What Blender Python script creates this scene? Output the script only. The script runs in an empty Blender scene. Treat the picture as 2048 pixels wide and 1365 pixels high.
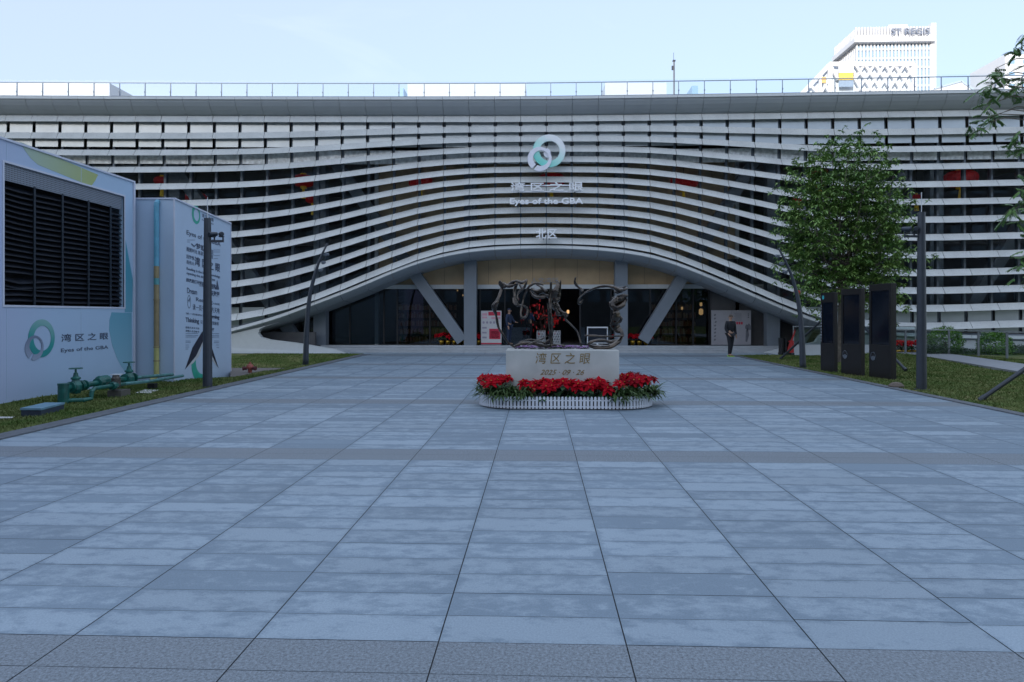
import bpy, math, random
import numpy as np
from mathutils import Vector, Matrix
random.seed(7); rng = np.random.default_rng(7)
PI = math.pi; rad = math.radians
SC = bpy.context.scene; COL = SC.collection

# ---------------------------------------------------------------- camera, sky, sun, exposure
F = 1380.0; HC = 1.65; VY = 631.0; TH = math.atan(52 / F)
cam = bpy.data.cameras.new('camera'); cam.sensor_width = 36; cam.lens = F / 2048 * 36
cam.shift_y = -(682.5 - VY) / 2048; cam.clip_start = 0.05; cam.clip_end = 3000
co = bpy.data.objects.new('camera', cam); COL.objects.link(co)
co.location = (0, 0, HC); co.rotation_euler = (PI / 2, 0, TH); SC.camera = co

SUN_EL, SUN_AZ = 12.0, 205.0
W = bpy.data.worlds.new("World"); SC.world = W; W.use_nodes = True
nt = W.node_tree; bg = nt.nodes['Background']
sky = nt.nodes.new('ShaderNodeTexSky'); sky.sky_type = 'NISHITA'; sky.sun_disc = False
sky.sun_elevation = rad(SUN_EL); sky.sun_rotation = rad(SUN_AZ)
sky.air_density = 1.0; sky.dust_density = 1.5; sky.ozone_density = 3.2
tc = nt.nodes.new('ShaderNodeTexCoord'); mp = nt.nodes.new('ShaderNodeMapping')
mp.inputs['Scale'].default_value = (1.4, 1.4, 5.0); mp.inputs['Rotation'].default_value = (0, 0.5, 0.3)
nz = nt.nodes.new('ShaderNodeTexNoise'); nz.inputs['Scale'].default_value = 2.3; nz.inputs['Detail'].default_value = 7
nz.inputs['Distortion'].default_value = 0.8
rp = nt.nodes.new('ShaderNodeValToRGB'); rp.color_ramp.elements[0].position = 0.56; rp.color_ramp.elements[1].position = 0.85
rp.color_ramp.elements[1].color = (0.12, 0.12, 0.12, 1)
# thin high cloud over the whole sky; unseen brighter blue part overhead added to light the plaza
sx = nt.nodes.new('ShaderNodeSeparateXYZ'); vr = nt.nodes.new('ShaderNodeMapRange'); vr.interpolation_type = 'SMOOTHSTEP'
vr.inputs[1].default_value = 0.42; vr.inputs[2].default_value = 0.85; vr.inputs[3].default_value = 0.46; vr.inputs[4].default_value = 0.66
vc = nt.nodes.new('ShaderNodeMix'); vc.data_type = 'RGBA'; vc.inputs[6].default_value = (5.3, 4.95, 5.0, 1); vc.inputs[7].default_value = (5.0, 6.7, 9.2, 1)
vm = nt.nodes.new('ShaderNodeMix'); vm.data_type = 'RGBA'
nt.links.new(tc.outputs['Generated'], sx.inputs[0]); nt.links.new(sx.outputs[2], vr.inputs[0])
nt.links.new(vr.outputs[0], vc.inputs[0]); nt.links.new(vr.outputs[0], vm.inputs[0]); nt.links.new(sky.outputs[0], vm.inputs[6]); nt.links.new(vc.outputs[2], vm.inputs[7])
mx = nt.nodes.new('ShaderNodeMix'); mx.data_type = 'RGBA'
mx.inputs[7].default_value = (7.5, 7.8, 8.2, 1)
nt.links.new(tc.outputs['Generated'], mp.inputs[0]); nt.links.new(mp.outputs[0], nz.inputs[0]); nt.links.new(nz.outputs[0], rp.inputs[0])
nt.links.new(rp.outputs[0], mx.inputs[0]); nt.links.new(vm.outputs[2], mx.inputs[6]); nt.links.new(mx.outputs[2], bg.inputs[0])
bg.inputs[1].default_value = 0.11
sl = bpy.data.lights.new('sun', 'SUN'); sl.energy = 2.4; sl.angle = rad(0.5); sl.color = (1, 0.95, 0.88)
so = bpy.data.objects.new('sun', sl); COL.objects.link(so)
sd = Vector((math.sin(rad(SUN_AZ)) * math.cos(rad(SUN_EL)), math.cos(rad(SUN_AZ)) * math.cos(rad(SUN_EL)), math.sin(rad(SUN_EL))))
so.rotation_euler = sd.to_track_quat('Z', 'Y').to_euler(); so.location = (0, -20, 80)
SC.view_settings.view_transform = 'Standard'; SC.view_settings.look = 'None'
SC.view_settings.exposure = 1.08; SC.view_settings.gamma = 1
SC.cycles.max_bounces = 7; SC.cycles.transparent_max_bounces = 16

# ---------------------------------------------------------------- pixel -> place (2048-wide photograph coordinates)
FW = Vector((-math.sin(TH), math.cos(TH), 0)); RT = Vector((math.cos(TH), math.sin(TH), 0))
def PD(u, v, D): p = FW * D + RT * ((u - 1024) / F * D); return Vector((p.x, p.y, HC + (VY - v) / F * D))
def G(u, v, z=0.0): D = (HC - z) * F / (v - VY); p = PD(u, v, D); p.z = z; return p
def PY(u, v, Y): return PD(u, v, Y / (math.cos(TH) + (u - 1024) / F * math.sin(TH)))
def PX(u, v, X): return PD(u, v, X / (-math.sin(TH) + (u - 1024) / F * math.cos(TH)))
def UV(p):
    d = Vector((p[0], p[1], 0)); D = d.dot(FW); return (1024 + F * d.dot(RT) / D, VY - (p[2] - HC) * F / D)

# ---------------------------------------------------------------- materials
MATS = {}
def mat(name, col, rough=0.6, metal=0.0, var=0.12, scale=6.0, bump=0.0, emit=None, col2=None, spec=None, coat=0.0, bscale=None):
    if name in MATS: return MATS[name]
    m = bpy.data.materials.new(name); m.use_nodes = True; t = m.node_tree; b = t.nodes['Principled BSDF']
    b.inputs['Roughness'].default_value = rough; b.inputs['Metallic'].default_value = metal
    if spec is not None: b.inputs['Specular IOR Level'].default_value = spec
    if coat: b.inputs['Coat Weight'].default_value = coat
    tc = t.nodes.new('ShaderNodeTexCoord'); n = t.nodes.new('ShaderNodeTexNoise'); n.inputs['Scale'].default_value = scale; n.inputs['Detail'].default_value = 5
    t.links.new(tc.outputs['Object'], n.inputs[0])
    r = t.nodes.new('ShaderNodeValToRGB'); r.color_ramp.elements[0].position = 0.3; r.color_ramp.elements[1].position = 0.7
    c2 = col2 if col2 else tuple(min(1, c * (1 + var)) for c in col)
    c1 = col if col2 else tuple(c * (1 - var) for c in col)
    r.color_ramp.elements[0].color = (*c1, 1); r.color_ramp.elements[1].color = (*c2, 1)
    t.links.new(n.outputs[0], r.inputs[0]); t.links.new(r.outputs[0], b.inputs['Base Color'])
    if bump:
        n2 = t.nodes.new('ShaderNodeTexNoise'); n2.inputs['Scale'].default_value = bscale or scale * 4; n2.inputs['Detail'].default_value = 4
        t.links.new(tc.outputs['Object'], n2.inputs[0])
        bp = t.nodes.new('ShaderNodeBump'); bp.inputs['Strength'].default_value = bump; bp.inputs['Distance'].default_value = 0.02
        t.links.new(n2.outputs[0], bp.inputs['Height']); t.links.new(bp.outputs[0], b.inputs['Normal'])
    if emit: b.inputs['Emission Color'].default_value = (*emit[0], 1); b.inputs['Emission Strength'].default_value = emit[1]
    MATS[name] = m; return m
def grad_mat(name, stops, axis, lo, hi, rough=0.4, dirv=None):
    m = bpy.data.materials.new(name); m.use_nodes = True; t = m.node_tree; b = t.nodes['Principled BSDF']; b.inputs['Roughness'].default_value = rough
    tc = t.nodes.new('ShaderNodeTexCoord'); v = t.nodes.new('ShaderNodeVectorMath'); v.operation = 'DOT_PRODUCT'
    d = dirv or {'X': (1, 0, 0), 'Y': (0, 1, 0), 'Z': (0, 0, 1)}[axis]; v.inputs[1].default_value = d
    mr = t.nodes.new('ShaderNodeMapRange'); mr.inputs[1].default_value = lo; mr.inputs[2].default_value = hi
    r = t.nodes.new('ShaderNodeValToRGB'); e = r.color_ramp.elements
    while len(e) < len(stops): e.new(0.5)
    for i, (p, c) in enumerate(stops): e[i].position = p; e[i].color = (*c, 1)
    t.links.new(tc.outputs['Object'], v.inputs[0]); t.links.new(v.outputs['Value'], mr.inputs[0]); t.links.new(mr.outputs[0], r.inputs[0]); t.links.new(r.outputs[0], b.inputs['Base Color'])
    return m
def glass_mat(name, tint=(0.72, 0.78, 0.8), refl=1.0, rough=0.0):
    m = bpy.data.materials.new(name); m.use_nodes = True; t = m.node_tree
    for n in list(t.nodes):
        if n.type != 'OUTPUT_MATERIAL': t.nodes.remove(n)
    out = [n for n in t.nodes][0]
    tr = t.nodes.new('ShaderNodeBsdfTransparent'); tr.inputs[0].default_value = (*tint, 1)
    gl = t.nodes.new('ShaderNodeBsdfGlossy'); gl.inputs['Roughness'].default_value = rough; gl.inputs[0].default_value = (0.9, 0.95, 1, 1)
    lw = t.nodes.new('ShaderNodeFresnel'); lw.inputs[0].default_value = 1.5
    ml = t.nodes.new('ShaderNodeMath'); ml.operation = 'MULTIPLY'; ml.inputs[1].default_value = refl; ml.use_clamp = True
    mx = t.nodes.new('ShaderNodeMixShader')
    t.links.new(lw.outputs[0], ml.inputs[0]); t.links.new(ml.outputs[0], mx.inputs[0]); t.links.new(tr.outputs[0], mx.inputs[1]); t.links.new(gl.outputs[0], mx.inputs[2]); t.links.new(mx.outputs[0], out.inputs[0])
    return m

# ---------------------------------------------------------------- mesh builder
class MB:
    def __init__(s): s.v = []; s.f = []
    def quad(s, a, b, c, d): n = len(s.v); s.v += [tuple(a), tuple(b), tuple(c), tuple(d)]; s.f.append((n, n+1, n+2, n+3)); return s
    def poly(s, pts): n = len(s.v); s.v += [tuple(p) for p in pts]; s.f.append(tuple(range(n, n+len(pts)))); return s
    def hexa(s, p):   # 8 corners: bottom 0-3 (ccw), top 4-7
        n = len(s.v); s.v += [tuple(q) for q in p]
        for q in ((0,3,2,1),(4,5,6,7),(0,1,5,4),(1,2,6,5),(2,3,7,6),(3,0,4,7)): s.f.append(tuple(n+i for i in q))
        return s
    def box(s, x0, x1, y0, y1, z0, z1):
        return s.hexa([(x0,y0,z0),(x1,y0,z0),(x1,y1,z0),(x0,y1,z0),(x0,y0,z1),(x1,y0,z1),(x1,y1,z1),(x0,y1,z1)])
    def bar(s, a, b, w, h, up=(0,0,1)):
        a = Vector(a); b = Vector(b); d = (b-a).normalized(); up = Vector(up)
        if abs(d.dot(up)) > .99: up = Vector((0,1,0))
        x = d.cross(up).normalized()*w/2; z = x.cross(d).normalized()*h/2
        return s.hexa([a-x-z, a+x-z, b+x-z, b-x-z, a-x+z, a+x+z, b+x+z, b-x+z])
    def tube(s, pts, r, seg=10, cap=True, flat=1.0):
        pts = [Vector(p) for p in pts]; n = len(pts)
        if not hasattr(r, '__len__'): r = [r]*n
        base = len(s.v); ref = None
        for i, p in enumerate(pts):
            d = (pts[min(i+1, n-1)] - pts[max(i-1, 0)]).normalized()
            if ref is None:
                ref = Vector((0,0,1)) if abs(d.z) < .9 else Vector((1,0,0))
                ref = ref.cross(d).normalized()
            else:
                ref = ref - d*ref.dot(d)
                if ref.length < 1e-5: ref = Vector((0,1,0)).cross(d)
                ref.normalize()
            y = d.cross(ref)
            for k in range(seg):
                a = 2*PI*k/seg; s.v.append(tuple(p + (ref*math.cos(a) + y*math.sin(a)*flat)*r[i]))
        for i in range(n-1):
            for k in range(seg):
                k2 = (k+1) % seg; s.f.append((base+i*seg+k, base+i*seg+k2, base+(i+1)*seg+k2, base+(i+1)*seg+k))
        if cap: s.f.append(tuple(base+k for k in range(seg))[::-1]); s.f.append(tuple(base+(n-1)*seg+k for k in range(seg)))
        return s
    def lathe(s, prof, c=(0,0,0), seg=16):
        base = len(s.v); n = len(prof)
        for r, z in prof:
            for k in range(seg):
                a = 2*PI*k/seg; s.v.append((c[0]+r*math.cos(a), c[1]+r*math.sin(a), c[2]+z))
        for i in range(n-1):
            for k in range(seg):
                k2 = (k+1) % seg; s.f.append((base+i*seg+k, base+i*seg+k2, base+(i+1)*seg+k2, base+(i+1)*seg+k))
        s.f.append(tuple(base+k for k in range(seg))[::-1]); s.f.append(tuple(base+(n-1)*seg+k for k in range(seg)))
        return s
    def build(s, name, m, parent=None, smooth=False, bevel=0.0):
        me = bpy.data.meshes.new(name); me.from_pydata(s.v, [], s.f); me.update()
        o = bpy.data.objects.new(name, me); COL.objects.link(o)
        if m: me.materials.append(m)
        if smooth: me.shade_smooth()
        if bevel:
            b = o.modifiers.new('bevel', 'BEVEL'); b.width = bevel; b.segments = 2; b.limit_method = 'ANGLE'
        if parent: par(o, parent)
        return o
def par(o, parent):
    o.parent = parent; o.matrix_parent_inverse = Matrix.Translation(parent.location).inverted() if parent.type == 'EMPTY' else Matrix.Identity(4)
def thing(name, loc, label, cat, group=None):
    o = bpy.data.objects.new(name, None); COL.objects.link(o); o.location = loc; o.empty_display_size = .2
    o['label'] = label; o['category'] = cat
    if group: o['group'] = group
    return o
def tag(o, label, cat, group=None):
    o['label'] = label; o['category'] = cat
    if group: o['group'] = group
    return o
def struct(o, kind='structure'): o['kind'] = kind; return o
def fast_mesh(name, V, Fc, m, parent=None, smooth=False):   # V (n,3) ; Fc (k,4|3)
    me = bpy.data.meshes.new(name); V = np.asarray(V, 'f'); Fc = np.asarray(Fc, 'i'); k = Fc.shape[1]
    me.vertices.add(len(V)); me.vertices.foreach_set('co', V.ravel()); me.loops.add(Fc.size); me.loops.foreach_set('vertex_index', Fc.ravel())
    me.polygons.add(len(Fc)); me.polygons.foreach_set('loop_start', np.arange(0, Fc.size, k, dtype='i')); me.polygons.foreach_set('loop_total', np.full(len(Fc), k, 'i'))
    me.update(calc_edges=True); me.validate()
    if m: me.materials.append(m)
    if smooth: me.shade_smooth()
    o = bpy.data.objects.new(name, me); COL.objects.link(o)
    if parent: par(o, parent)
    return o
class Frame:   # writing / print surface: a to the right, b up, c outwards
    def __init__(s, o, ex, ey): s.o = Vector(o); s.x = Vector(ex).normalized(); s.y = Vector(ey).normalized(); s.n = s.x.cross(s.y)
    def P(s, a, b, c=0.0): return s.o + s.x*a + s.y*b + s.n*c
def text(name, body, fr, a, b, w, h, m, parent=None, depth=0.002, c=0.003, bold=0.0, shear=0.0, space=1.0):
    cu = bpy.data.curves.new(name, 'FONT'); cu.body = body; cu.size = 1; cu.extrude = 0.5; cu.offset = bold; cu.shear = shear; cu.resolution_u = 3; cu.space_character = space
    o = bpy.data.objects.new(name, cu); COL.objects.link(o)
    me = bpy.data.meshes.new_from_object(o.evaluated_get(bpy.context.evaluated_depsgraph_get()))
    bpy.data.objects.remove(o); me.name = name
    n = len(me.vertices); V = np.zeros(n*3, 'f'); me.vertices.foreach_get('co', V); V = V.reshape(-1, 3)
    lo = V.min(0); hi = V.max(0)
    X = (V[:, 0]-lo[0])/(hi[0]-lo[0])*w + a; Y = (V[:, 1]-lo[1])/(hi[1]-lo[1])*h + b; Z = (V[:, 2]-lo[2])/(hi[2]-lo[2])*depth + c
    Wd = np.array(fr.o)[None] + X[:, None]*np.array(fr.x) + Y[:, None]*np.array(fr.y) + Z[:, None]*np.array(fr.n)
    me.vertices.foreach_set('co', Wd.astype('f').ravel()); me.materials.clear(); me.materials.append(m); me.update()
    o = bpy.data.objects.new(name, me); COL.objects.link(o)
    if parent: par(o, parent)
    return o
def decal(mb, fr, pts, c=0.003, t=0.002):
    k = len(pts); n = len(mb.v)
    mb.v += [tuple(fr.P(a, b, c)) for a, b in pts] + [tuple(fr.P(a, b, c+t)) for a, b in pts]
    mb.f.append(tuple(range(n+k, n+2*k)))
    for i in range(k): j = (i+1) % k; mb.f.append((n+i, n+j, n+k+j, n+k+i))
def ring(mb, fr, ca, cb, ra, rb, ia, ib, ira, irb, c, t, seg=48, a0=0, a1=360):
    n = len(mb.v); full = abs(a1-a0) >= 360; N = seg if full else seg+1
    for k in range(N):
        a = rad(a0 + (a1-a0)*k/seg); co_, s_ = math.cos(a), math.sin(a)
        for cc in (c, c+t): mb.v.append(tuple(fr.P(ca+ra*co_, cb+rb*s_, cc))); mb.v.append(tuple(fr.P(ia+ira*co_, ib+irb*s_, cc)))
    for k in range(seg):
        p = n+4*k; q = n+4*((k+1) % N)
        mb.f += [(p+2, q+2, q+3, p+3), (p, q, q+2, p+2), (p+1, p+3, q+3, q+1), (p, p+1, q+1, q)]

M_white = mat('white_paint', (.62, .64, .66), .45, var=.03)
M_dark = mat('dark_metal', (.035, .045, .06), .45, .3, var=.15)
M_black = mat('black', (.012, .012, .014), .5, var=.2)

# ================================================================ GROUND
def stone_mat():
    m = bpy.data.materials.new('granite_slabs'); m.use_nodes = True; t = m.node_tree; L = t.links.new; b = t.nodes['Principled BSDF']
    b.inputs['Roughness'].default_value = .55
    at = t.nodes.new('ShaderNodeAttribute'); at.attribute_name = 'slab'; sp = t.nodes.new('ShaderNodeSeparateColor'); L(at.outputs['Color'], sp.inputs[0])
    uv = t.nodes.new('ShaderNodeUVMap'); su = t.nodes.new('ShaderNodeSeparateXYZ'); L(uv.outputs[0], su.inputs[0])
    tc = t.nodes.new('ShaderNodeTexCoord')
    def math_(op, a, b2=None, clamp=False):
        n = t.nodes.new('ShaderNodeMath'); n.operation = op; n.use_clamp = clamp
        for i, x in enumerate((a, b2)):
            if x is None: continue
            if isinstance(x, (int, float)): n.inputs[i].default_value = x
            else: L(x, n.inputs[i])
        return n.outputs[0]
    def noise(scale, detail=5, off=None, sc=None, rough=.55):
        n = t.nodes.new('ShaderNodeTexNoise'); n.noise_dimensions = '4D'; n.inputs['Scale'].default_value = scale; n.inputs['Detail'].default_value = detail; n.inputs['Roughness'].default_value = rough
        if sc:
            mp = t.nodes.new('ShaderNodeMapping'); mp.inputs['Scale'].default_value = sc; L(tc.outputs['Object'], mp.inputs[0]); L(mp.outputs[0], n.inputs[0])
        else: L(tc.outputs['Object'], n.inputs[0])
        if off is not None: L(off, n.inputs['W'])
        return n.outputs[0]
    seed = math_('MULTIPLY', sp.outputs[2], 40.0)
    # patchy bleaching inside each slab, irregular darker rim
    ed = math_('MINIMUM', math_('MULTIPLY', math_('MINIMUM', su.outputs[0], math_('SUBTRACT', 1.0, su.outputs[0])), 3.0), math_('MINIMUM', su.outputs[1], math_('SUBTRACT', 1.0, su.outputs[1])))
    st = math_('ADD', noise(4.6, 10, seed, (1, 1.7, 1), .76), math_('MULTIPLY', math_('MINIMUM', ed, .2), .5))
    thr = math_('ADD', .33, math_('MULTIPLY', sp.outputs[0], .36))
    pa = math_('MULTIPLY', math_('SUBTRACT', st, thr), 8.0, True)
    r = t.nodes.new('ShaderNodeMix'); r.data_type = 'RGBA'; r.inputs[6].default_value = (.165, .218, .27, 1); r.inputs[7].default_value = (.255, .315, .37, 1); L(pa, r.inputs[0])
    # slab tone
    tn = math_('ADD', .9, math_('MULTIPLY', sp.outputs[2], .18))
    big = math_('ADD', .87, math_('MULTIPLY', noise(.8, 8, None, None, .7), .26))
    gr = noise(85, 4, None, None, .9); grn = math_('ADD', .30, math_('MULTIPLY', gr, 1.4))
    # dark specks and stains
    sk = math_('SUBTRACT', 1.0, math_('MULTIPLY', math_('SUBTRACT', noise(9, 6, None, (1, 1.8, 1), .7), .655), 5.5, True))
    k = math_('MULTIPLY', math_('MULTIPLY', tn, big), math_('MULTIPLY', grn, sk))
    # band slabs: rough flamed dark granite
    bc = t.nodes.new('ShaderNodeMix'); bc.data_type = 'RGBA'; bc.inputs[6].default_value = (.155, .163, .175, 1); L(r.outputs[2], bc.inputs[6]); bc.inputs[7].default_value = (.165, .19, .215, 1); L(sp.outputs[1], bc.inputs[0])
    gb = math_('MAXIMUM', math_('ADD', -.85, math_('MULTIPLY', noise(60, 3, None, None, .9), 3.7)), .25)
    kk = t.nodes.new('ShaderNodeMix'); L(sp.outputs[1], kk.inputs[0]); L(k, kk.inputs[2]); L(math_('MULTIPLY', gb, big), kk.inputs[3])
    vm = t.nodes.new('ShaderNodeVectorMath'); vm.operation = 'SCALE'; L(bc.outputs[2], vm.inputs[0]); L(kk.outputs[0], vm.inputs['Scale'])
    L(vm.outputs[0], b.inputs['Base Color'])
    bp = t.nodes.new('ShaderNodeBump'); bp.inputs['Strength'].default_value = .25; bp.inputs['Distance'].default_value = .004; L(gr, bp.inputs['Height']); L(bp.outputs[0], b.inputs['Normal'])
    return m
M_stone = stone_mat()
def paving(name, cells, z, m=M_stone):   # cells: (x0,x1,y0,y1, tone, band, seed)
    V = []; Fc = []; cols = []; uvs = []
    for (x0, x1, y0, y1, tone, band, seed) in cells:
        n = len(V); V += [(x0, y0, z), (x1, y0, z), (x1, y1, z), (x0, y1, z)]; Fc.append((n, n+1, n+2, n+3)); cols += [(tone, band, seed, 1)]*4; uvs += [0, 0, 1, 0, 1, 1, 0, 1]
    o = fast_mesh(name, V, Fc, m); me = o.data
    ul = me.uv_layers.new(name='UVMap'); ul.data.foreach_set('uv', np.array(uvs, 'f'))
    ca = me.color_attributes.new('slab', 'FLOAT_COLOR', 'CORNER'); ca.data.foreach_set('color', np.array(cols, 'f').ravel())
    return o
CW = .944; X0 = -7.11; PER = 4.976; ROW = .311; g = .0035
def cells_plaza():
    out = []
    bands = [3.47 + PER*k for k in range(-7, 6)]
    for c in range(16):
        xa = X0 + c*CW + g; xb = xa + CW - 2*g
        for e in bands:
            for r in range(2):
                y1 = e - r*ROW; 
                if y1 < 28.9: out.append((xa, xb, y1-ROW+.002, y1-.002, random.random(), 1, random.random()))
            # 14 rows up to next band, uneven course heights
            ys = e; top = e + PER - 2*ROW; hs = [random.choice((.29, .31, .31, .31, .33, .35, .27)) for _ in range(14)]
            sc = (top - ys)/sum(hs); base = random.random()
            for h in hs:
                y2 = ys + h*sc
                if ys < 28.6: out.append((xa, xb, ys+random.choice((.0012, .002, .004)), min(y2, 28.6)-.002, min(1, max(0, .25+.5*base*random.random()+.4*random.random())), 0, random.random()))
                ys = y2
    return out
struct(paving('plaza_paving', cells_plaza(), 0.0))
def front_cells():
    out = []; x = -24.0
    while x < 24.0:
        w = .944
        for k, (a, b) in enumerate(((28.62, 28.98), (29.0, 29.34), (29.36, 29.9), (29.92, 30.28))):
            if not (k == 0 and (x < X0-.5 or x > 15.5)): out.append((x+g, x+w-g, a, b, random.random()*.5, 1 if k == 0 else 0, random.random()))
        x += w
    return out
struct(paving('forecourt_paving', front_cells(), 0.0))
M_joint = mat('joint_grout', (.035, .038, .042), .9, var=.3, scale=20)
struct(MB().box(-7.5, 8.1, -31, 28.7, -.08, -.006).build('plaza_bed', M_joint)); struct(MB().box(-24.3, 24.6, 28.6, 30.4, -.09, -.007).build('forecourt_bed', M_joint))
M_earth = mat('bare_ground', (.13, .12, .10), .95, col2=(.2, .19, .17), scale=.3)
struct(MB().quad((-1500, -1500, -.6), (1500, -1500, -.6), (1500, 1500, -.6), (-1500, 1500, -.6)).build('ground', M_earth))
M_kerb = mat('kerb_stone', (.105, .115, .13), .7, var=.2, scale=9, bump=.2)
for nm, xa, xb in (('kerb_west', -7.42, -7.112), ('kerb_east', 7.905, 8.1)):
    mb = MB(); y = -31.0
    while y < 28.5:
        mb.box(xa, xb, y+.003, min(y+.99, 28.6)-.003, -.12, .022); y += .99
    struct(mb.build('kerb', M_kerb, bevel=.006))
struct(MB().box(-24, -7.42, 29.02, 29.14, -.12, .02).build('kerb', M_kerb))
# lawns: height field, short turf
def sm(x): x = min(1, max(0, x)); return x*x*(3-2*x)
def hL(x, y):
    d = .25*sm((-7.8-x)/1.2)*sm((y-16.6)/4.0)*(1-sm((y-24)/4)); return .012 - d + .018*math.sin(x*2.1+y)*math.sin(y*1.3) * sm((-7.5-x)/.6)
def hR(x, y): return .012 + .03*sm((x-8.3)/1)*(.5+.5*math.sin(x*1.1+.4*y)) + .10*sm((x-11)/4)
def grass_mat():
    m = bpy.data.materials.new('turf'); m.use_nodes = True; t = m.node_tree; L = t.links.new; b = t.nodes['Principled BSDF']; b.inputs['Roughness'].default_value = .9; b.inputs['Specular IOR Level'].default_value = .15
    tc = t.nodes.new('ShaderNodeTexCoord')
    def ramp(scale, stops, det=6):
        n = t.nodes.new('ShaderNodeTexNoise'); n.inputs['Scale'].default_value = scale; n.inputs['Detail'].default_value = det; L(tc.outputs['Object'], n.inputs[0])
        r = t.nodes.new('ShaderNodeValToRGB'); e = r.color_ramp.elements
        while len(e) < len(stops): e.new(.5)
        for i, (p, c) in enumerate(stops): e[i].position = p; e[i].color = (*c, 1)
        L(n.outputs[0], r.inputs[0]); return r.outputs[0], n.outputs[0]
    a, _ = ramp(.9, [(.35, (.065, .10, .024)), (.52, (.12, .145, .042)), (.66, (.22, .20, .09))])
    c, h = ramp(60, [(.3, (.45, .45, .45)), (.7, (1.5, 1.5, 1.5))], 4)
    mx = t.nodes.new('ShaderNodeMix'); mx.data_type = 'RGBA'; mx.blend_type = 'MULTIPLY'; mx.inputs[0].default_value = 1; L(a, mx.inputs[6]); L(c, mx.inputs[7]); L(mx.outputs[2], b.inputs['Base Color'])
    bp = t.nodes.new('ShaderNodeBump'); bp.inputs['Strength'].default_value = .8; bp.inputs['Distance'].default_value = .02; L(h, bp.inputs['Height']); L(bp.outputs[0], b.inputs['Normal'])
    return m
M_turf = grass_mat()
def lawn(name, x0, x1, y0, y1, hf, cut=None):
    nx = int((x1-x0)/.25)+1; ny = int((y1-y0)/.25)+1; xs = np.linspace(x0, x1, nx); ys = np.linspace(y0, y1, ny)
    V = [(x, y, hf(x, y)) for y in ys for x in xs]; Fc = [(j*nx+i, j*nx+i+1, (j+1)*nx+i+1, (j+1)*nx+i) for j in range(ny-1) for i in range(nx-1)]
    return struct(fast_mesh(name, V, Fc, M_turf, smooth=True))
lawn('lawn', -26, -7.42, -31, 29.02, hL)
lawn('lawn', 8.1, 30, -31, 28.6, hR)
def blades(name, regions, hf, m, hgt=.045, excl=None):
    V = []; Fc = []
    for (x0, x1, y0, y1, n) in regions:
        X = rng.uniform(x0, x1, n); Y = rng.uniform(y0, y1, n)
        for x, y in zip(X, Y):
            if excl and excl(x, y): continue
            z = hf(x, y) - .004; a = rng.uniform(0, 2*PI); h = hgt*rng.uniform(.4, 1.3); w = .006 + .0005*y; dx, dy = math.cos(a)*w, math.sin(a)*w; lx, ly = rng.normal(0, h*.5, 2)
            k = len(V); V += [(x-dx, y-dy, z), (x+dx, y+dy, z), (x+lx, y+ly, z+h)]; Fc.append((k, k+1, k+2))
    o = fast_mesh(name, V, Fc, m); return struct(o, 'stuff')
M_blade = mat('grass_blade', (.055, .11, .022), .8, scale=1.1, col2=(.17, .185, .07), spec=.15)
PATH = [(14.4, 28.6), (14.45, 27.0), (13.7, 23.0), (12.6, 17.6), (11.6, 12.5), (10.4, 5.0), (12.8, 5.0), (14.2, 12.5), (14.85, 20.9), (15.7, 25.3), (16.3, 28.6)]
def in_path(x, y):
    ins = False; n = len(PATH)
    for i in range(n):
        (xa, ya), (xb, yb) = PATH[i], PATH[i-1]
        if (ya > y) != (yb > y) and x < (xb-xa)*(y-ya)/(yb-ya)+xa: ins = not ins
    return ins
blades('grass', [(-9.8, -7.43, 8.5, 20, 26000), (-12, -7.43, 20, 29, 14000)], hL, M_blade, excl=lambda x, y: x < -9.0 and y > 17 and y < 20.3)
blades('grass', [(8.11, 13.5, 9.5, 20, 36000), (8.11, 16.5, 20, 28.5, 24000)], hR, M_blade, excl=in_path)
mb = MB(); pl = PATH[:6]; pr = PATH[6:][::-1]
M_path = mat('path_stone', (.27, .28, .30), .7, var=.12, scale=5, bump=.1)
def lerpath(P, y):
    P = sorted(P, key=lambda p: p[1])
    for (a, b) in zip(P, P[1:]):
        if a[1] <= y <= b[1]: return a[0] + (b[0]-a[0])*(y-a[1])/max(1e-6, b[1]-a[1])
    return P[-1][0]
y = 5.0
while y < 28.5:
    y2 = min(y+.6, 28.6)-.006
    xa, xb, xc, xd = lerpath(pl, y), lerpath(pr, y), lerpath(pr, y2), lerpath(pl, y2)
    mb.hexa([(xa, y, -.1), (xb, y, -.1), (xc, y2, -.1), (xd, y2, -.1), (xa, y, .145), (xb, y, .145), (xc, y2, .145), (xd, y2, .145)]); y += .6
struct(mb.build('path', M_path))
mb = MB(); pd = [G(461, 737), G(572, 737), G(512, 747.5), G(461, 756)]
mb.hexa([(p.x, p.y, -.3) for p in pd[::-1]] + [(p.x, p.y, .012) for p in pd[::-1]]); struct(mb.build('paved_pad', mat('pad_concrete', (.15, .13, .12), .85, scale=4)))
mb = MB(); mb.quad(G(270, 786, .03), G(300, 787, .03), G(318, 780, .03), G(290, 779, .03)); mb.quad(G(-40, 838, .03), G(24, 836.5, .03), G(30, 833.5, .03), G(-40, 834, .03)); struct(mb.build('paved_pad', mat('pale_concrete', (.5, .5, .48), .85)))

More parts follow.
